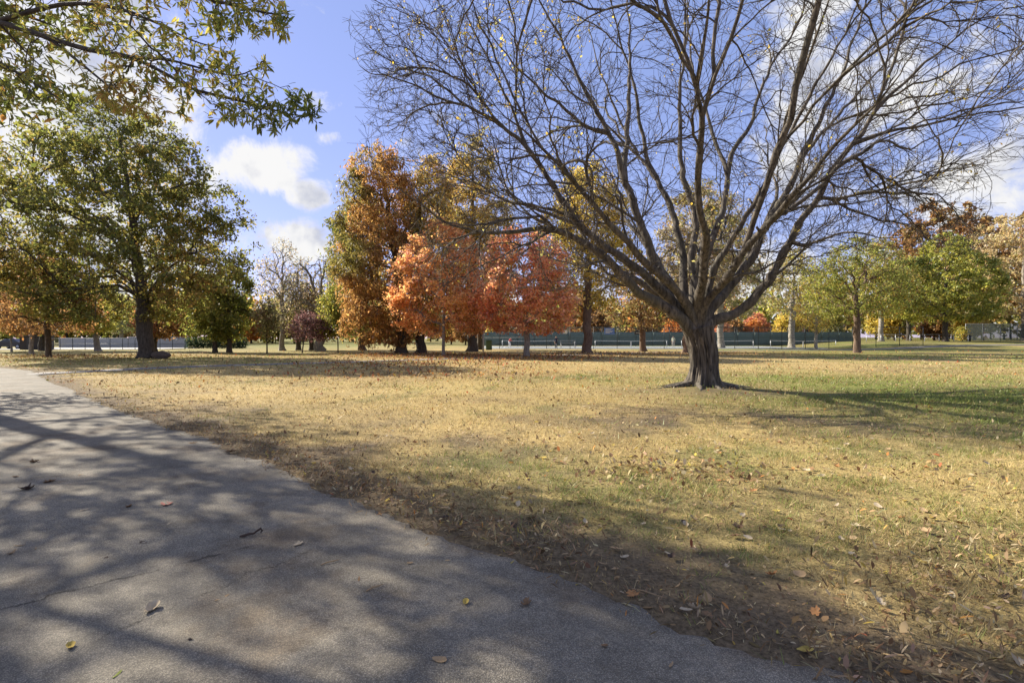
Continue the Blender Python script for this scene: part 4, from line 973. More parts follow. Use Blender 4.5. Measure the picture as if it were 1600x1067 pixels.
def tennis():
    X0, X1, YN, YF = -5.0, 57.0, 71.0, 91.0
    tag(link('tennis_court', box_me('tennis_court', X0, X1+3, YN-.4, YF+.4, -.05, .03, M_COURT)), kind='structure')
    k = 0
    for cx0, cx1 in ((-1.5, 6.9), (13.0, 24.2), (26.5, 37.7), (40.4, 50.6)):   # painted lines of the courts
        for x in (cx0+.3, cx1-.3):
            tag(link('court_line', box_me('court_line', x-.05, x+.05, YN+1.5, YF-2, .033, .036, M_WHITE)), kind='structure')
    # near chain-link fence
    f = empty('tennis_fence', (X0, YN, 0)); tag(f, 'tall dark chain link fence along the lawn side of the tennis courts', 'fence')
    n = 19; sp = (X1-X0)/n
    for i in range(n+1): rod('post', (i*sp, 0, 0), (i*sp, 0, 3.1), .04, M_POST, 8, f)
    for z in (3.05, 1.55, .12): rod('rail', (0, 0, z), (X1-X0, 0, z), .026, M_POST, 6, f)
    wires('chain_link', 0, X1-X0, .12, 3.05, .24, .0045, M_POST, f)
    # far fence with windscreens
    g = empty('windscreen_fence', (X0, YF, 0)); tag(g, 'long green windscreen fence at the far side of the tennis courts', 'fence')
    L_ = 66; n = 22; sp = L_/n
    for i in range(n+1): rod('post', (i*sp, 0, 0), (i*sp, 0, 3.3), .045, M_POST, 8, g)
    for z in (3.25, 1.6, .15): rod('rail', (0, .0, z), (L_, .0, z), .03, M_POST, 6, g)
    pm = None
    rng = random.Random(4)
    for i in range(n):
        z0, z1 = .14, 2.55
        u = np.linspace(0, 1, 7); v = np.linspace(0, 1, 5); U, Vv = np.meshgrid(u, v)
        y = -.07+.05*np.sin(U*math.pi)*np.sin(Vv*math.pi)*rng.uniform(-1, .6)+.02*np.sin(U*9+i)*Vv
        V = np.stack([i*sp+.03+U*(sp-.06), y, z0+(z1-z0)*Vv-.04*np.sin(U*math.pi)*Vv*rng.random()], -1).reshape(-1, 3)
        q = np.arange(35).reshape(5, 7); F = np.stack([q[:-1, :-1], q[:-1, 1:], q[1:, 1:], q[1:, :-1]], -1).reshape(-1, 4)
        o = link('screen_panel', mesh_np('screen_panel', V, F, M_GREENSCREEN, smooth=True), g)
        sm = o.modifiers.new('thick', 'SOLIDIFY'); sm.thickness = .01
    wires('chain_link', 0, L_, 2.55, 3.25, .24, .005, M_POST, g, .02)
    # nets
    names = ['beside the green cabinet', 'behind the notice boards', 'behind the pale double trunked sycamore', 'beyond the slim yellow tree']
    for (a, b), w in zip(((-1.5, 6.9), (13.0, 24.2), (26.5, 37.7), (40.4, 50.6)), names):
        t = empty('tennis_net', (a, 80, .03)); tag(t, 'tennis net with white top band ' + w, 'tennis net', 'tennis nets'); W = b-a
        for x in (0, W): rod('net_post', (x, 0, 0), (x, 0, 1.1), .045, M_GALV, 8, t)
        V, F = tubes([(np.array([(0, 0, 1.05), (W*.25, 0, 1.0), (W*.5, 0, .96), (W*.75, 0, 1.0), (W, 0, 1.05)]), np.full(5, .03))], 6)
        link('top_band', mesh_np('top_band', V, F, M_WHITE), t)
        wires('netting', 0, W, .05, .98, .17, .006, M_NET, t, 0, False)
        link('centre_strap', box_me('centre_strap', W/2-.06, W/2+.06, -.02, .02, 0, .97, M_WHITE), t)
    # boards hung on the near fence
    s = empty('blue_notice_sign', (13.5, YN-.07, 2.45)); tag(s, 'blue notice sign with white lettering hung on the tennis fence', 'sign')
    link('panel', box_me('panel', -.7, .7, -.02, .02, -.45, .45, M_BLUE), s)
    for i, (z, w) in enumerate(((.3, .95), (.14, .7), (.0, 1.05), (-.12, .9), (-.24, .6))): link('lettering', box_me('lettering', -.55, -.55+w, -.028, -.022, z-.028, z+.028, M_WHITE), s)
    s = empty('white_notice_sign', (7.35, YN-.07, 2.36)); tag(s, 'small white notice sign hung on the tennis fence', 'sign')
    link('panel', box_me('panel', -.28, .28, -.02, .02, -.24, .24, M_WHITE), s); link('frame', box_me('frame', -.31, .31, 0, .03, -.27, .27, M_GALV), s)
    s = empty('dark_notice_board', (17.7, YN-.07, 2.42)); tag(s, 'dark brown notice board with pale markings on the tennis fence', 'sign')
    link('panel', box_me('panel', -.75, .75, -.02, .02, -.45, .45, M_DARK), s)
    for z, x, w in ((.25, -.5, .6), (.05, -.2, .8), (-.2, -.55, .5)): link('marking', box_me('marking', x, x+w, -.028, -.022, z-.035, z+.035, M_CONC), s)
    # pale post and green cabinet at the court corner
    p = empty('pale_post', (*B(755, 58.5), 0)); tag(p, 'pale grey round post standing by the dark tree trunk', 'post')
    rod('shaft', (0, 0, -.05), (0, 0, 2.9), .11, M_CONC, 12, p); rod('cap', (0, 0, 2.88), (0, 0, 2.98), .14, M_GALV, 12, p)
    c = empty('green_cabinet', (*B(764, 65), 0)); tag(c, 'green metal cabinet at the corner of the tennis fence', 'cabinet')
    link('housing', box_me('housing', -.38, .38, -.3, .3, 0, 1.2, M_GREENBOX, .03), c); link('door', box_me('door', -.32, .32, -.325, -.303, .12, 1.1, M_GREENBOX, .008), c)
    link('lid', box_me('lid', -.42, .42, -.34, .34, 1.203, 1.26, M_GREENBOX, .015), c)
    # bleacher
    b = empty('bleacher', (7.6, 69.3, 0)); tag(b, 'small aluminium bleacher bench outside the tennis fence', 'bench')
    for i, z in enumerate((.42, .78, 1.12)):
        link('seat_plank', box_me('seat_plank', -1.1, 1.1, i*.45-.45, i*.45-.2, z, z+.045, M_GALV, .008), b)
    for x in (-.95, .95):
        rod('leg', (x, -.5, 0), (x, .65, 1.12), .022, M_GALV, 6, b); rod('leg', (x, .6, 0), (x, .6, 1.12), .022, M_GALV, 6, b); rod('brace', (x, -.4, .02), (x, .62, .02), .02, M_GALV, 6, b)
        rod('leg', (x, -.35, 0), (x, -.35, .42), .022, M_GALV, 6, b)
tennis()

def right_side():
    y = 89.5; x0 = 79.3; z = hz1(90, y)
    f = empty('chain_link_fence', (x0, y, z)); tag(f, 'grey green screened chain link fence under the tan beech', 'fence')
    L_ = 27; n = 9; sp = L_/n
    for i in range(n+1): rod('post', (i*sp, 0, -.1), (i*sp, 0, 3.05), .045, M_GALV, 8, f)
    for zz in (3.0, 1.35, .1): rod('rail', (0, 0, zz), (L_, 0, zz), .03, M_GALV, 6, f)
    m = flat_mat('grey_green_mesh', (.085, .105, .095), .9, 0, 2, .3)
    for i in range(n): wires('mesh_panel', i*sp+.05, i*sp+sp-.05, .1, 3.0, .085, .021, m, f, -.04, False)
    r = empty('rail_fence', (58.5, 84.5, hz1(66, 84.5))); tag(r, 'low grey rail fence behind the dense green tree', 'fence')
    for i in range(8): rod('post', (i*2.4, 0, -.6), (i*2.4, 0, 1.15), .05, M_GALV, 8, r)
    for zz in (1.1, .6): rod('rail', (0, -.03, zz), (16.8, -.03, zz), .03, M_GALV, 6, r)
    b = empty('litter_bin', (*B(1514, 86), hz1(*B(1514, 86)))); tag(b, 'dark round litter bin standing by the screened fence', 'litter bin')
    rod('drum', (0, 0, -.03), (0, 0, .85), .27, M_DARK, 16, b, .3); rod('rim', (0, 0, .85), (0, 0, .93), .33, M_POST, 16, b); rod('lid', (0, 0, .93), (0, 0, 1.06), .31, M_DARK, 16, b, .12)
    make_tree('yellow_shrub', 'upright yellow shrub beside the dark litter bin', B(1504, 88), .05, dict(kind='round', z0=.25, z1=2.6, rx=.8, ry=.8, lump=.3), YELP+YGP, 2600, .2, .6, M_BARK_DARK, 91, .8, .2, nl=(8, 24, 120), cat='shrub')
    w = empty('white_fence_sign', (96-8.2, y-.12, z+2.3)); tag(w, 'small white sign on the screened fence under the tan beech', 'sign')
    link('panel', box_me('panel', -.22, .22, -.015, .015, -.3, .3, M_WHITE), w); link('backing', box_me('backing', -.24, .24, .016, .035, -.32, .32, M_GALV), w)
right_side()

def left_side():
    tag(link('pool_deck', box_me('pool_deck', -71, -47, 66.5, 77, -.05, .05, M_CONC)), kind='structure')
    f = empty('pool_fence', (-59.5, 65.6, 0)); tag(f, 'low dark chain link fence around the pool deck', 'fence')
    L_ = 17.6; n = 11; sp = L_/n
    for i in range(n+1): rod('post', (i*sp, 0, -.05), (i*sp, 0, 1.5), .035, M_POST, 8, f)
    for z in (1.45, .78, .08): rod('rail', (0, 0, z), (L_, 0, z), .018, M_POST, 6, f)
    wires('chain_link', 0, L_, .08, 1.45, .2, .004, M_GALV, f)
    w = empty('pool_wall', (-69.5, 78.5, 0)); tag(w, 'long pale grey pool wall with three white lamps on top', 'wall')
    link('wall_panel', box_me('wall_panel', 0, 10.6, 0, .3, 0, 1.45, M_PALEWALL), w)
    link('wall_panel', box_me('wall_panel', 10.66, 19.5, .05, .35, 0, 1.62, M_PALEWALL), w)
    link('coping', box_me('coping', -.05, 10.62, -.06, .36, 1.453, 1.53, M_CONC), w); link('coping', box_me('coping', 10.63, 19.55, -.01, .41, 1.623, 1.70, M_CONC), w)
    for x in (16.6, 17.3, 18.2):
        bm = bmesh.new(); bmesh.ops.create_uvsphere(bm, u_segments=10, v_segments=8, radius=.14); bmesh.ops.translate(bm, verts=bm.verts, vec=(x, -.16, 1.3))
        me = bpy.data.meshes.new('lamp'); bm.to_mesh(me); bm.free(); me.materials.append(M_WHITE); l = link('lamp', me, w); rod('bracket', (x, .06, 1.3), (x, -.1, 1.3), .03, M_GALV, 6, w)
    s = empty('dark_doorway_block', (-62.6, 67.5, 0)); tag(s, 'low dark doorway-shade shed behind the young oaks', 'block')  # dark solid built to stand for a shaded doorway
    link('wall', box_me('wall', -1.35, 1.35, -1, 1, 0, 1.75, M_DOORSHADE), s); link('roof', box_me('roof', -1.5, 1.5, -1.15, 1.15, 1.753, 1.86, M_DARK), s)
    link('door', box_me('door', -.4, .4, -1.03, -1.003, .03, 1.6, M_DARK), s)
    hg = empty('clipped_hedge', (-43.6, 74, 0)); tag(hg, 'dark green clipped hedge behind the dense green trees', 'hedge'); rng = np.random.default_rng(8)
    n = 9000; p = np.stack([rng.uniform(-3.4, 5.2, n), rng.uniform(-.6, .6, n), rng.uniform(.05, 1.5, n)], 1); p[:, 2] *= .9+.2*vnoise(p[:, 0]*1.5, p[:, 1], 3)
    V, F, C = leaf_cards(rng, p, .16, .6, [((.02, .04, .016), 2), ((.03, .055, .02), 2), ((.05, .075, .025), 1)], .5, (0, 0, .3), .4, 2)
    tag(link('foliage', mesh_np('foliage', V, F, M_LEAF, C), hg), kind='stuff')
    for x in np.arange(-3, 5.1, 1.0): rod('stem', (x, 0, -.03), (x+.1, .05, 1.1), .035, M_BARK_DARK, 6, hg)
    # boulder by the oak
    bm = bmesh.new(); bmesh.ops.create_icosphere(bm, subdivisions=4, radius=1)
    for v in bm.verts:
        c = v.co; k = 1+.35*(float(vnoise(c.x*1.6+3, c.y*1.6+c.z*1.3, 5))-.5)+.14*(float(vnoise(c.x*4+c.z*3, c.y*4, 6))-.5)
        v.co = Vector((c.x*.62*k+(.12 if c.z > 0 else 0)*c.x, c.y*.45*k, c.z*.36*k))
    me = bpy.data.meshes.new('boulder'); bm.to_mesh(me); bm.free(); me.materials.append(M_ROCK)
    for q in me.polygons: q.use_smooth = True
    o = link('boulder', me, None, (*B(252, 38.6), .2)); tag(o, 'low rounded brown boulder at the foot of the big oak', 'boulder')
    # parked car, half hidden at the lawn's edge
    car = empty('parked_car', (-68.6, 70.5, 0)); tag(car, 'dark parked car behind the thin pale stemmed tree', 'car')
    M_CAR = flat_mat('car_paint_dark', (.03, .03, .036), .25, .3, 2, .05); M_TYRE = flat_mat('tyre_rubber', (.02, .02, .02), .8, 0, 5, .1)
    profl = [(-2.15, .32), (-2.2, .62), (-2.12, .86), (-1.3, .96), (-.62, 1.40), (.55, 1.43), (1.35, .98), (2.0, .88), (2.2, .62), (2.15, .32)]
    bm = bmesh.new(); n = len(profl); vs = []
    for y, s_ in ((-.86, 1), (-.80, 2), (.80, 2), (.86, 1)):
        vs.append([bm.verts.new((x, y*(.84 if z > 1.0 else 1.0), z)) for x, z in profl])
    for a in range(3):
        for i in range(n): bm.faces.new((vs[a][i], vs[a][(i+1) % n], vs[a+1][(i+1) % n], vs[a+1][i]))
    bm.faces.new(vs[0][::-1]); bm.faces.new(vs[3]); bmesh.ops.recalc_face_normals(bm, faces=bm.faces)
    me = bpy.data.meshes.new('body'); bm.to_mesh(me); bm.free(); me.materials.append(M_CAR); link('body', me, car)
    for x0, x1 in ((-.72, -.05), (.02, .72)):
        V = np.array([(x0-.3 if x0 < -.5 else x0, -.79, .98), (x1+.35 if x1 > .5 else x1, -.79, .98), (x1-.12 if x1 > .5 else x1, -.715, 1.36), (x0+.15 if x0 < -.5 else x0, -.715, 1.36)])
        V = np.vstack([V+np.array([0, -.035, 0]), V]); F = np.array([(0, 1, 2, 3), (7, 6, 5, 4), (0, 4, 5, 1), (1, 5, 6, 2), (2, 6, 7, 3), (3, 7, 4, 0)])
        link('side_window', mesh_np('side_window', V, F, M_GLASS), car)
    for x in (-1.38, 1.35):
        for y in (-.78, .78):
            wh = rod('wheel', (x, y-.11, .33), (x, y+.11, .33), .33, M_TYRE, 18, car)
            h = rod('hub_cap', (x, y-.125, .33), (x, y+.125, .33), .2, M_GALV, 12, wh)
    for y in (-.6, .6): link('headlight', box_me('headlight', -2.235, -2.16, y-.16, y+.16, .62, .76, M_WHITE, .01), car)
left_side()

def building():
    b = empty('brick_building', (26, 150, 0)); tag(b, 'low brick building with pale roof band far behind the tennis courts', 'building')
    link('wall', box_me('wall', 0, 60, 0, 14, 0, 5.2, M_BRICK), b); link('roof', box_me('roof', -.5, 60.5, -.5, 14.5, 5.203, 5.9, M_DARK), b)
    for i in range(15):
        x = 2+i*3.9; w = link('window', box_me('window', x, x+2.2, -.06, -.003, 1.6, 3.8, M_DARK), b)
        link('pane', box_me('pane', x+.12, x+2.08, -.09, -.062, 1.72, 3.68, M_GLASS), w)
building()

# ------------------------------------------------------------------ people on the courts
def person(label, loc, rz, joints, cols, sc=1.0):
    """one continuous skinned body, then materials by body region"""
    J = joints; edges = [('pelvis', 'waist'), ('waist', 'chest'), ('chest', 'neck'), ('neck', 'head'), ('head', 'crown')]
    for s in 'lr': edges += [('chest', s+'sh'), (s+'sh', s+'el'), (s+'el', s+'wr'), (s+'wr', s+'hand'), ('pelvis', s+'hip'), (s+'hip', s+'kn'), (s+'kn', s+'an'), (s+'an', s+'toe')]
    rad = dict(pelvis=.13, waist=.125, chest=.15, neck=.058, head=.095, crown=.07, sh=.062, el=.045, wr=.034, hand=.04, hip=.092, kn=.062, an=.045, toe=.04)
    names = list(J); me = bpy.data.meshes.new('person'); me.from_pydata([J[n] for n in names], [(names.index(a), names.index(b)) for a, b in edges], [])
    o = bpy.data.objects.new('tmp', me); COL.objects.link(o)
    o.modifiers.new('s', 'SKIN'); sv = me.skin_vertices[0].data
    for i, n in enumerate(names):
        r = rad.get(n, rad.get(n[1:], .05)); sv[i].radius = (r, r*.8 if n in ('chest', 'waist', 'pelvis') else r); sv[i].use_root = (n == 'pelvis')
    m = o.modifiers.new('d', 'SUBSURF'); m.levels = 2; m.render_levels = 2
    dg = bpy.context.evaluated_depsgraph_get(); nm = bpy.data.meshes.new_from_object(o.evaluated_get(dg))
    bpy.data.objects.remove(o); nm.name = 'person'
    mats = [flat_mat('cloth_'+k, c, .85, 0, 14, .12) for k, c in zip(('skin', 'shirt', 'trousers', 'hair', 'shoe'), cols)]
    nm.materials.clear()
    for mt in mats: nm.materials.append(mt)
    keys = {n: Vector(J[n]) for n in names}
    def zone(c):
        best = min(keys, key=lambda n: (keys[n]-c).length-(.05 if n in ('chest', 'pelvis', 'waist') else 0))
        b = best if best in ('pelvis', 'waist', 'chest', 'neck', 'head', 'crown') else best[1:]
        if b in ('head', 'neck', 'hand', 'wr', 'crown'):
            if b == 'crown' or (b == 'head' and c.y > keys['head'].y+.03): return 3
            return 0
        if b in ('hip', 'kn', 'pelvis'): return 2
        if b in ('toe', 'an'): return 4 if c.z < keys['lan'].z+.03 else 2
        return 1
    for p in nm.polygons: p.material_index = zone(p.center); p.use_smooth = True
    ob = link('person', nm, None, loc); ob.rotation_euler = (0, 0, rz); ob.scale = (sc, sc, sc); tag(ob, label, 'person', 'people on the tennis courts')
    return ob
STAND = dict(pelvis=(0, 0, .95), waist=(0, 0, 1.1), chest=(0, 0, 1.34), neck=(0, 0, 1.5), head=(0, -.01, 1.62), crown=(0, 0, 1.70),
             lsh=(-.19, 0, 1.42), lel=(-.25, .02, 1.14), lwr=(-.26, -.06, .90), lhand=(-.26, -.08, .82), rsh=(.19, 0, 1.42), rel=(.25, .02, 1.14), rwr=(.26, -.06, .90), rhand=(.26, -.08, .82),
             lhip=(-.1, 0, .9), lkn=(-.11, -.01, .5), lan=(-.12, .02, .08), ltoe=(-.13, -.14, .04), rhip=(.1, 0, .9), rkn=(.11, -.01, .5), ran=(.12, .02, .08), rtoe=(.13, -.14, .04))
def pose(**k): d = dict(STAND); d.update(k); return d
person('person in dark blue standing just outside the tennis fence', (6.05, 70.2, 0), .3, pose(rel=(.30, -.06, 1.18), rwr=(.12, -.22, 1.2), rhand=(.06, -.25, 1.22)), [(.42, .26, .18), (.02, .03, .07), (.025, .028, .04), (.03, .02, .015), (.03, .03, .03)], 1.04)
person('person in pale shirt standing by the net post', (24.95, 79.2, .03), -.5, pose(lkn=(-.12, -.12, .52), lan=(-.14, .05, .08), ltoe=(-.15, -.1, .04)), [(.42, .26, .18), (.62, .62, .45), (.55, .5, .42), (.02, .015, .012), (.5, .5, .5)], 1.02)
person('player in white and red leaning forward on the court', (-.45, 77.5, .03), 1.1, pose(waist=(0, -.06, 1.06), chest=(0, -.2, 1.25), neck=(0, -.30, 1.38), head=(0, -.36, 1.48), crown=(0, -.38, 1.56), lsh=(-.19, -.22, 1.32), rsh=(.19, -.22, 1.32),
       lel=(-.27, -.34, 1.1), lwr=(-.18, -.52, 1.0), lhand=(-.14, -.58, .98), rel=(.28, -.3, 1.08), rwr=(.22, -.5, 1.0), rhand=(.18, -.57, .98), lhip=(-.12, 0, .88), rhip=(.12, 0, .88), lkn=(-.2, -.16, .5), lan=(-.26, .0, .08), ltoe=(-.28, -.15, .04), rkn=(.2, -.16, .5), ran=(.28, .02, .08), rtoe=(.3, -.13, .04)),
       [(.45, .28, .2), (.62, .10, .08), (.75, .75, .75), (.05, .03, .02), (.7, .7, .7)], 1.0)
print('built', time.time()-T0)

# ------------------------------------------------------------------ trees beyond the courts and the far wood
def copy_tree(root, loc, rz, sc, label, group):
    r = root.copy(); COL.objects.link(r); r.location = loc; r.rotation_euler = (0, 0, rz); r.scale = (sc, sc, sc*random.uniform(.9, 1.1)); r['label'] = label; r['group'] = group
    for ch in root.children:
        c = ch.copy(); COL.objects.link(c); c.parent = r
    return r
def far_trees():
    grp = 'autumn trees beyond the tennis courts'
    defs = [('orange', ORP, 'orange leaved tree in the row beyond the tennis courts', 201), ('rusty', BROWNP, 'rust brown tree in the row beyond the tennis courts', 202), ('yellow', YELP, 'yellow leaved tree in the row beyond the tennis courts', 203),
            ('olive', SPARSE, 'olive green tree in the row beyond the tennis courts', 204), ('red', [((.46, .17, .10), 2), ((.52, .24, .12), 2), ((.5, .3, .15), 2)], 'red leaved tree in the row beyond the tennis courts', 205)]
    protos = []
    for nme, pal, lab, sd in defs:
        r, _ = make_tree(nme+'_tree', lab, (0, 118), .16, dict(kind='dome', z0=.9, z1=6.5, rx=3.4, ry=3.2, lump=.3), pal, 5200, .4, .6, M_BARK_DARK, sd, .75, 1.2, nl=(10, 36, 200), group=grp)
        protos.append([r, lab, False])
    rng = random.Random(12); random.seed(3)
    seq = [0, 1, 2, 1, 3, 0, 1, 3, 1, 0, 4, 1, 0, 4, 2, 3, 2, 3, 1, 2]
    cn = ['orange', 'rust brown', 'yellow', 'olive green', 'red']
    for i, k in enumerate(seq):
        a_ = 'beside the '+cn[seq[1]]+' one' if i == 0 else ('beside the '+cn[seq[-2]]+' one' if i == len(seq)-1 else 'between '+' and '.join(sorted((cn[seq[i-1]], cn[seq[i+1]])))+' ones')
        lab_ = cn[k]+(' tree ending the row' if i in (0, len(seq)-1) else ' tree in the row')+' beyond the courts, '+a_
        x = -14+i*5.6+rng.uniform(-1.5, 1.5); y = 104+rng.uniform(0, 22); s = rng.uniform(.75, 1.25)
        pr = protos[k]
        if not pr[2]: pr[2] = True; pr[0]['label'] = lab_; pr[0].location = (x, y, hz1(x, y)-.03); pr[0].scale = (s, s, s)
        else: copy_tree(pr[0], (x, y, hz1(x, y)-.03), rng.uniform(0, 6.28), s, lab_, grp)
    # far wood along the horizon: reads as one mass
    r2 = np.random.default_rng(77); pos, col, trunks = [], [], []
    pals = [OAKP, BROWNP, GREENP, YGP, ORP, PALE, SPARSE, OAKP, GREENP]
    for i in range(330):
        a = r2.uniform(-1.1, 1.1); d = r2.uniform(105, 240); x, y = math.sin(a)*d*1.3, 20+math.cos(a)*d
        if y < (132 if -20 < x < 95 else 84): continue
        if y < 100 and -75 < x < -35: continue
        h = r2.uniform(8, 18)*(1.15 if x > 60 else 1.0); rr = h*r2.uniform(.33, .5); pal = pals[r2.integers(len(pals))]
        m = 330; u = unit(r2.normal(size=(m, 3)))*(r2.random((m, 1))**.4); lump = .7+.6*vnoise(u[:, 0]*2+i, u[:, 2]*2+u[:, 1], i)
        z0 = h*.53+hz1(x, y); pos.append(np.array([x, y, z0])+u*lump[:, None]*np.array([rr, rr, h*.46]))
        c = np.array([q for q, w in pal]); col.append(c[r2.integers(0, len(c), m)]*.9)
        trunks.append((np.array([(x, y, hz1(x, y)-.1), (x+r2.normal(0, .2), y, h*.7)]), np.array([.3, .12])))
    pos = np.vstack(pos); col = np.vstack(col); pos[:, 2] = np.maximum(pos[:, 2], .5)
    V, F, C = leaf_cards(r2, pos, 1.45, .7, None, 1, (0, 0, 0), .5, 3, col)
    o = empty('far_woodland', (0, 180, 0)); o.location = (0, 0, 0); bpy.data.objects.remove(o)
    tv, tf = tubes(trunks, 5); me = mesh_np('far_woodland', np.vstack([V, tv]), [F, tf+len(V)], M_LEAF, np.vstack([C, np.tile(np.array([[.07, .055, .04]]), (len(tv), 1))]))
    tag(link('far_woodland', me), kind='stuff'); o = bpy.data.objects['far_woodland']; tag(o, 'mixed autumn woodland along the far edge of the park', 'woodland')
far_trees(); print('far', time.time()-T0)

# ------------------------------------------------------------------ grass
def scatter(rng, n, d0, d1, w=1.25):
    """uniform over the ground in a wedge wider than the view"""
    y = np.sqrt(rng.random(n)*(d1*d1-d0*d0)+d0*d0); x = (rng.random(n)*2-1)*y*w
    return x, y
def grass():
    rng = np.random.default_rng(3); VV, CC = [], []
    for d0, d1, dens, hgt, wid in ((1.6, 4.5, 4200, .048, .0052), (4.5, 8, 2000, .05, .0078), (8, 14, 620, .052, .013), (14, 24, 150, .055, .026), (24, 46, 36, .06, .055)):
        n = int((d1*d1-d0*d0)*1.25*dens); x, y = scatter(rng, n, d0, d1)
        e = edge_dist(x, y); k = e > -.03+rng.normal(0, .07, n); x, y, e = x[k], y[k], e[k]
        s = poly_dist(x, y, SIDE_S); k = s > .95; x, y = x[k], y[k]
        c, g, d, o = ground_col(x, y); n = len(x)
        keep = rng.random(n) < (1-.88*d)*(.55+.45*g)*(.35+.65*ss(fbm(x*3, y*3, 15, 3), .25, .55)); x, y, c, g = x[keep], y[keep], c[keep], g[keep]; n = len(x)
        z = hz(x, y); a = rng.random(n)*2*np.pi; lean = rng.normal(0, .75, (n, 2)); h = hgt*rng.uniform(.35, 1.25, n)*(1+.35*g)*(.45+1.25*ss(fbm(x*3.5, y*3.5, 19, 3), .3, .7))
        b = np.stack([x, y, z-.004], 1); sd = np.stack([np.cos(a), np.sin(a), np.zeros(n)], 1)*(wid*rng.uniform(.6, 1.3, n))[:, None]*.5
        tip = b+np.stack([lean[:, 0]*h, lean[:, 1]*h, h], 1)
        isg = rng.random(n) < np.clip(g*1.1, .06, .9)
        col = np.where(isg[:, None], GREEN*1.25*rng.uniform(.7, 1.5, (n, 1)), c*.45+.55*np.array([.60, .465, .215])*rng.uniform(.35, 1.2, (n, 1)))
        VV.append(np.stack([b-sd, b+sd, tip], 1).reshape(-1, 3)); CC.append(np.repeat(col, 3, 0))
    V = np.vstack(VV); print('blades', len(V)//3)
    tag(link('grass', mesh_np('grass', V, np.arange(len(V)).reshape(-1, 3), M_GRASS, np.vstack(CC))), 'short dry straw and green grass blades of the lawn', 'grass', kind='stuff')
grass()

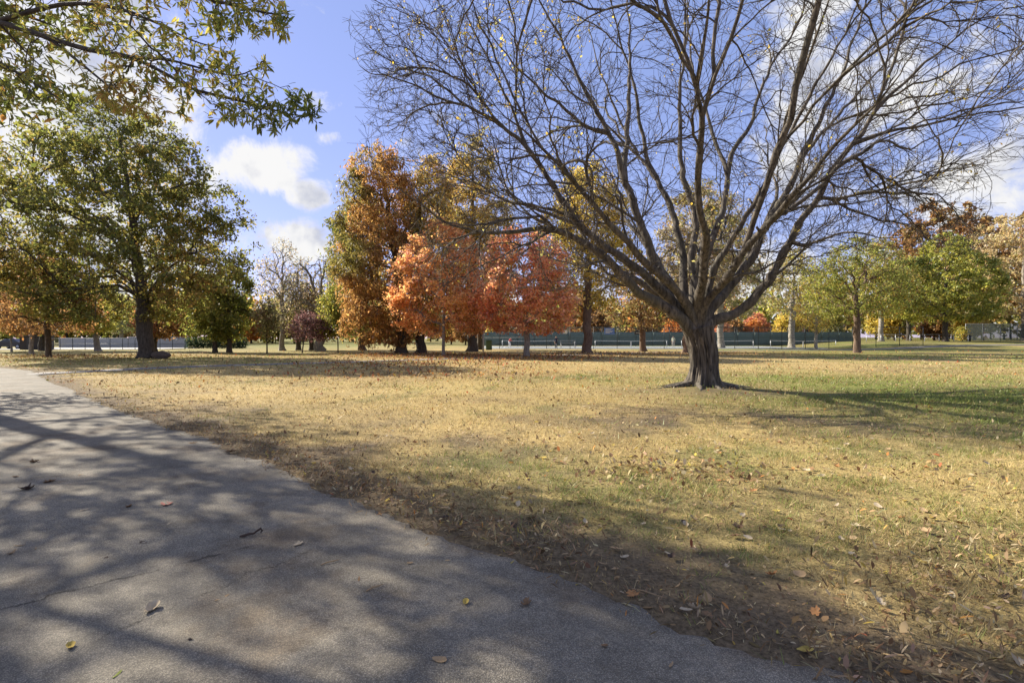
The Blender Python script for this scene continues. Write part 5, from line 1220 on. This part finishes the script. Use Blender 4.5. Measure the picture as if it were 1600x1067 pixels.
# ------------------------------------------------------------------ fallen leaves
LIT = np.array([(.30, .21, .11), (.24, .155, .08), (.17, .11, .06), (.37, .27, .15), (.42, .33, .20), (.42, .32, .08), (.46, .22, .07), (.14, .085, .05), (.40, .13, .07)])
def litter():
    rng = np.random.default_rng(9); VV, CC = [], []
    def add(x, y, size, wid, p, up, zoff=.012):
        n = len(x); pos = np.stack([x, y, hz(x, y)+rng.uniform(.004, zoff*3, n)], 1)
        V, F, C = leaf_cards(rng, pos, size, wid, None, 1, (0, 0, .02), up, 3, LIT[rng.choice(len(LIT), n, p=p)], .2, .10, 1.0)
        V = V.reshape(n, 4, 3)
        # blunt the outline: six points instead of a kite
        V = np.stack([V[:, 0]*.8+V[:, 1]*.2, V[:, 0]*.35+V[:, 1]*.65, V[:, 2]*.35+V[:, 1]*.65, V[:, 2]*.95+V[:, 1]*.05, V[:, 2]*.35+V[:, 3]*.65, V[:, 0]*.35+V[:, 3]*.65], 1); C = np.repeat(C[::4], 6, 0); V[:, :, 2] = np.maximum(V[:, :, 2], (hz(x, y)+.002)[:, None]); VV.append(V.reshape(-1, 3)); CC.append(C)
    P0 = np.array([3, 3, 2, 3, 2, 1.2, .7, 1.2, .15]); P0 /= P0.sum(); P1 = np.array([2, 2, 1, 2, 1, 1.5, 3, 1, 2.]); P1 /= P1.sum()
    P2 = np.array([4, 4, 3, 3, 2, .6, .2, 2, .05]); P2 /= P2.sum()
    for d0, d1, dens, sz in ((2, 6, 55, .062), (6, 14, 24, .075), (14, 30, 8, .10), (30, 60, 2.5, .15)):
        n = int((d1*d1-d0*d0)*1.25*dens); x, y = scatter(rng, n, d0, d1); e = edge_dist(x, y)
        w = (.25+.75*ss(fbm(x*.8, y*.8, 41, 4), .4, .65))*(1+.8*blob(x, y, 1.9, 5.9, .9, .5)*3); k = (e > -.05) & (rng.random(n) < w)
        add(x[k], y[k], sz, .6, P0 if d0 < 14 else P1, 3.5)
    for d0, d1, dens, sz in ((2, 6, 330, .030), (6, 13, 110, .042), (13, 26, 22, .07)):
        n = int((d1*d1-d0*d0)*1.25*dens); x, y = scatter(rng, n, d0, d1); e = edge_dist(x, y)
        k = (e > 0) & (rng.random(n) < .25+.75*ss(fbm(x*1.1, y*1.1, 47, 4), .38, .6)); add(x[k], y[k], sz, .4, P2, 2.5, .012)
    # chaff and narrow leaves drifted along the path edge and in the near right corner
    n = 56000; x, y = scatter(rng, n, 1.7, 9.5); e = edge_dist(x, y)
    w = np.exp(-np.maximum(e-.12, 0)/.55)*.9+.55*ss(3.6-y+.5*(x-2), -.3, 1.0)*ss(x, .8, 2.0)-.9*blob(x, y, 1.45, 3.15, .9, .4, -.75); w *= .3+.9*ss(fbm(x*1.7, y*1.7, 51, 3), .35, .6)
    k = (e > -.04-np.abs(rng.normal(0, .13, n))*(rng.random(n) < .35)) & (rng.random(n) < w*1.5); add(x[k], y[k], .075, .15, P2, 3.2, .014)
    n = 15000; x, y = scatter(rng, n, 1.7, 7); e = edge_dist(x, y); w = np.exp(-np.maximum(e-.15, 0)/.5)*.6+.5*ss(3.8-y+.5*(x-2), -.3, 1.0)*ss(x, .9, 2.2)-.9*blob(x, y, 1.45, 3.15, .9, .4, -.75)
    k = (e > .03) & (rng.random(n) < w); add(x[k], y[k], .062, .42, P2, 4.0, .014)
    # the drift of pale leaves out on the lawn
    n = 380; c = G(1010, 735); add(c[0]+rng.normal(0, .65, n)+.2, c[1]+rng.normal(0, .42, n), .08, .6, P0, 1.6, .02)
    # carpets under the maples and cypresses
    for cx, cy, rx, ry, n, pp in ((-6, 43, 5, 4, 5200, P1), (1.4, 40, 5, 4, 5200, P1), (-9, 47, 5, 4, 3600, P1), (-6, 31, 7, 5, 2600, P1), (8, 50, 6, 5, 2600, P0), (-37, 42, 8, 4, 2600, P0), (18, 50, 7, 4, 1600, P0), (-4, 22, 5, 3, 900, P1)):
        x = cx+rng.normal(0, rx*.6, n); y = cy+rng.normal(0, ry*.6, n); k = y < 60; add(x[k], y[k], .16, .65, pp, 3.5)
    V = np.vstack(VV); print('litter', len(V)//4)
    tag(link('leaf_litter', mesh_np('leaf_litter', V, np.arange(len(V)).reshape(-1, 6), M_LITTER, np.vstack(CC))), 'scattered dry leaf litter covering the lawn', 'leaf litter', kind='stuff')
litter()

def leaf_shape(kind, seed, curl):
    rng = np.random.default_rng(seed)
    if kind == 'lobed':
        a = np.linspace(0, 2*np.pi, 22, endpoint=False); r = .37+.07*np.cos(7*a)+.05*np.cos(3*a+1)+.04*np.cos(11*a); r *= 1+.10*rng.normal(size=22); x = r*np.cos(a)*1.3; y = r*np.sin(a)*.82
    elif kind == 'oval':
        a = np.linspace(0, 2*np.pi, 16, endpoint=False); x = .5*np.cos(a); y = .27*np.sin(a)*(1-.25*np.cos(a))*(1+.08*rng.normal(size=16))
    else:
        a = np.linspace(0, 2*np.pi, 14, endpoint=False); x = .5*np.cos(a); y = .12*np.sin(a)*(1+.1*rng.normal(size=14))
    ring = np.stack([x, y], 1); V = np.vstack([ring, ring*.5, [[0, 0]]]); n = len(ring)
    z = curl*((V[:, 1]*1.6)**2+(V[:, 0]*.9)**2*1.1)+.05*rng.normal(size=len(V))*np.hypot(V[:, 0], V[:, 1]); V = np.column_stack([V, z]); V[:, 2] -= V[:, 2].min()
    i = np.arange(n); j = (i+1) % n
    return V, [np.stack([i, j, j+n, i+n], 1), np.stack([i+n, j+n, np.full(n, 2*n)], 1)]
def dry_mat(nm, c):
    m, nt, N, L = mat_new(nm); o = N.new('ShaderNodeOutputMaterial'); b = N.new('ShaderNodeBsdfPrincipled'); L.new(b.outputs[0], o.inputs[0]); b.inputs['Roughness'].default_value = .95; b.inputs['Specular IOR Level'].default_value = .1
    tc = N.new('ShaderNodeTexCoord'); n = N.new('ShaderNodeTexNoise'); n.inputs['Scale'].default_value = 4; n.inputs['Detail'].default_value = 5; L.new(tc.outputs['Object'], n.inputs['Vector'])
    mx = N.new('ShaderNodeMix'); mx.data_type = 'RGBA'; L.new(n.outputs[0], mx.inputs[0]); mx.inputs[6].default_value = tuple(np.array(c)*.55)+(1,); mx.inputs[7].default_value = tuple(np.minimum(np.array(c)*1.35, .9))+(1,)
    L.new(mx.outputs[2], b.inputs['Base Color']); return m
def fallen():
    rng = np.random.default_rng(14)
    cols = dict(tan=(.33, .23, .13), brown=(.20, .125, .07), dark=(.07, .05, .04), yellow=(.45, .33, .09), pale=(.43, .35, .24), orange=(.36, .18, .075), red=(.38, .17, .13), green=(.17, .19, .05))
    mats = {k: dry_mat('fallen_leaf_'+k, v) for k, v in cols.items()}; cache = {}
    def put(kind, c, x, y, size, lab, grp, z, rz=None, curl=None, tilt=.15):
        v = int(rng.integers(0, 3)); key = (kind, c, v)
        if key not in cache:
            V, F = leaf_shape(kind, v*7+len(kind), (.35, .7, 1.2)[v] if curl is None else curl); cache[key] = mesh_np('fallen_leaf', V, F, mats[c], smooth=True)
        o = link('fallen_leaf', cache[key], None, (x, y, z)); o.scale = (size, size, size*.8)
        o.rotation_euler = (rng.normal(0, tilt), rng.normal(0, tilt), rng.uniform(0, 6.28) if rz is None else rz)
        if lab: tag(o, lab, 'fallen leaf', grp)
        return o
    g1 = 'leaves fallen on the asphalt path'
    def on_path(px, py, kind, c, pxs, lab, rz=None, curl=None):
        p = G(px, py, .03); return put(kind, c, p[0], p[1], pxs/FPX*p[1], lab, g1, .028, rz, curl, .06)
    L1 = [(258, 788, 'lobed', 'red', 26, 'curled pinkish red lobed leaf lying on the sunlit asphalt'), (235, 953, 'oval', 'pale', 30, 'long pale grey leaf beside the crack in the asphalt'), (465, 850, 'lobed', 'pale', 20, 'whitish lobed leaf near the dark curled scrap on the asphalt'),
          (727, 943, 'oval', 'yellow', 17, 'small pale yellow leaf lying on the shaded asphalt'), (822, 945, 'lobed', 'brown', 22, 'brown lobed leaf near the lawn edge of the path'), (686, 1033, 'oval', 'tan', 24, 'curled tan leaf lying in the shade on the asphalt'),
          (345, 935, 'narrow', 'tan', 24, 'slender tan leaf lying right of the long crack'), (107, 1012, 'oval', 'yellow', 20, 'yellowish folded leaf in the deep shade of the path'), (180, 1055, 'narrow', 'green', 20, 'green narrow leaf lying on the asphalt'),
          (222, 848, 'oval', 'dark', 14, None), (164, 872, 'oval', 'dark', 9, None), (130, 797, 'oval', 'pale', 11, None), (200, 792, 'oval', 'brown', 13, None), (258, 820, 'narrow', 'pale', 17, None), (28, 853, 'narrow', 'tan', 16, None), (15, 865, 'narrow', 'tan', 20, None), (53, 858, 'narrow', 'tan', 8, None),
          (40, 765, 'lobed', 'dark', 22, None), (75, 753, 'lobed', 'brown', 18, None), (52, 722, 'lobed', 'brown', 13, None), (360, 706, 'lobed', 'brown', 20, None), (300, 692, 'lobed', 'brown', 12, None), (295, 1001, 'oval', 'dark', 8, None), (22, 745, 'oval', 'brown', 10, None),
          (125, 742, 'oval', 'tan', 10, None), (640, 880, 'oval', 'tan', 10, None), (560, 905, 'narrow', 'brown', 14, None), (945, 1010, 'oval', 'brown', 12, None), (1050, 1040, 'narrow', 'tan', 18, None), (480, 985, 'narrow', 'brown', 13, None)]
    gen = dict(dark='small dark shrivelled leaf lying on the asphalt path', pale='small pale leaf lying flat on the asphalt path', brown='small brown leaf lying on the asphalt path', tan='thin tan leaf lying on the asphalt path')
    for px, py, kd, c, sz, lab in L1: on_path(px, py, kd, c, sz, lab or gen[c])
    # dark curled scrap
    p = G(390, 838, .03); it = np.array([(-.07, -.03, .01), (-.04, -.015, .012), (-.01, .0, .018), (.02, .02, .016), (.035, .02, .03), (.06, .045, .045), (.075, .04, .03), (.065, .03, .015)])
    V, F = tubes([(it, np.array([.006, .011, .010, .008, .008, .010, .008, .004]))], 7); o = link('curled_bark_scrap', mesh_np('curled_bark_scrap', V, F, mats['dark'], smooth=True), None, (p[0], p[1], .028)); tag(o, 'dark curled scrap of bark lying on the sunlit asphalt', 'bark scrap')
    for px, py, ln, an, lab in ((515, 882, .13, .7, 'short thin twig on the shaded asphalt pointing to the lawn'), (585, 922, .12, .8, 'short thin twig beside the yellow leaf on the asphalt'), (1015, 930, .22, -.6, 'straw coloured twig lying on the bare soil patch')):
        p = G(px, py, .02); q = np.array([(-ln/2, 0, .004), (-ln/6, .004, .009), (ln/6, -.003, .009), (ln/2, .002, .006)]); V, F = tubes([(q, np.array([.004, .0045, .004, .002]))], 6)
        o = link('fallen_twig', mesh_np('fallen_twig', V, F, mats['tan'], smooth=True), None, (p[0], p[1], .028 if px < 1000 else hz1(p[0], p[1])+.006)); o.rotation_euler = (0, 0, an); tag(o, lab, 'twig')
    # single leaves on the lawn
    lab = {('lobed', 'tan'): 'tan lobed leaf lying on the lawn grass', ('lobed', 'brown'): 'brown lobed leaf lying on the lawn grass', ('oval', 'tan'): 'tan oval leaf lying on the lawn grass', ('oval', 'yellow'): 'yellow oval leaf lying on the lawn grass', ('narrow', 'tan'): 'narrow straw coloured leaf lying on the lawn grass',
           ('lobed', 'pale'): 'pale buff lobed leaf lying on the lawn grass', ('lobed', 'orange'): 'orange lobed leaf lying on the lawn grass', ('oval', 'dark'): 'dark shrivelled oval leaf lying on the lawn grass', ('oval', 'pale'): 'pale buff oval leaf lying on the lawn grass'}
    lab = {k: v.replace(' lying on the lawn grass', '') for k, v in lab.items()}
    dr = G(1010, 735)
    def zone(x, y):
        if math.hypot(x-dr[0]-.2, y-dr[1]) < 1.0: return ' in the drift of leaves on the lawn'
        e = float(edge_dist([x], [y])[0])
        if math.hypot(x-1.45, y-3.15) < .75: return ' on the bare soil patch beside the path'
        if e < .45: return ' at the very edge of the asphalt path'
        if e < 1.5: return ' on the leaf strewn strip near the path'
        if blob(x, y, 1.6, 5.2, 2.0, .9, -.3)+blob(x, y, -.2, 6.3, 1.3, .8)+blob(x, y, 4.5, 5.0, 2.5, 1.2) > .45: return ' on a greener patch of the lawn'
        return ' out on the straw coloured lawn'
    ks = list(lab); w = np.array([3, 2, 3, 1.6, 2.5, 3, .9, .8, 2.5]); w /= w.sum(); cnt = 0
    while cnt < 262:
        y = math.sqrt(rng.uniform(2.3**2, 8.6**2)); x = rng.uniform(-1.05, 1.08)*y
        if edge_dist([x], [y])[0] < .06: continue
        if rng.random() > 2.2/y+.25: continue
        kd, c = ks[rng.choice(len(ks), p=w)]
        if kd == 'narrow' and (x < .5 or y > 4.5) and rng.random() < .8: continue
        put(kd, c, x, y, rng.uniform(.045, .095), lab[(kd, c)]+zone(x, y), 'leaves fallen on the lawn', hz1(x, y)+.02, None, None, .22); cnt += 1
fallen()
print('done', time.time()-T0)
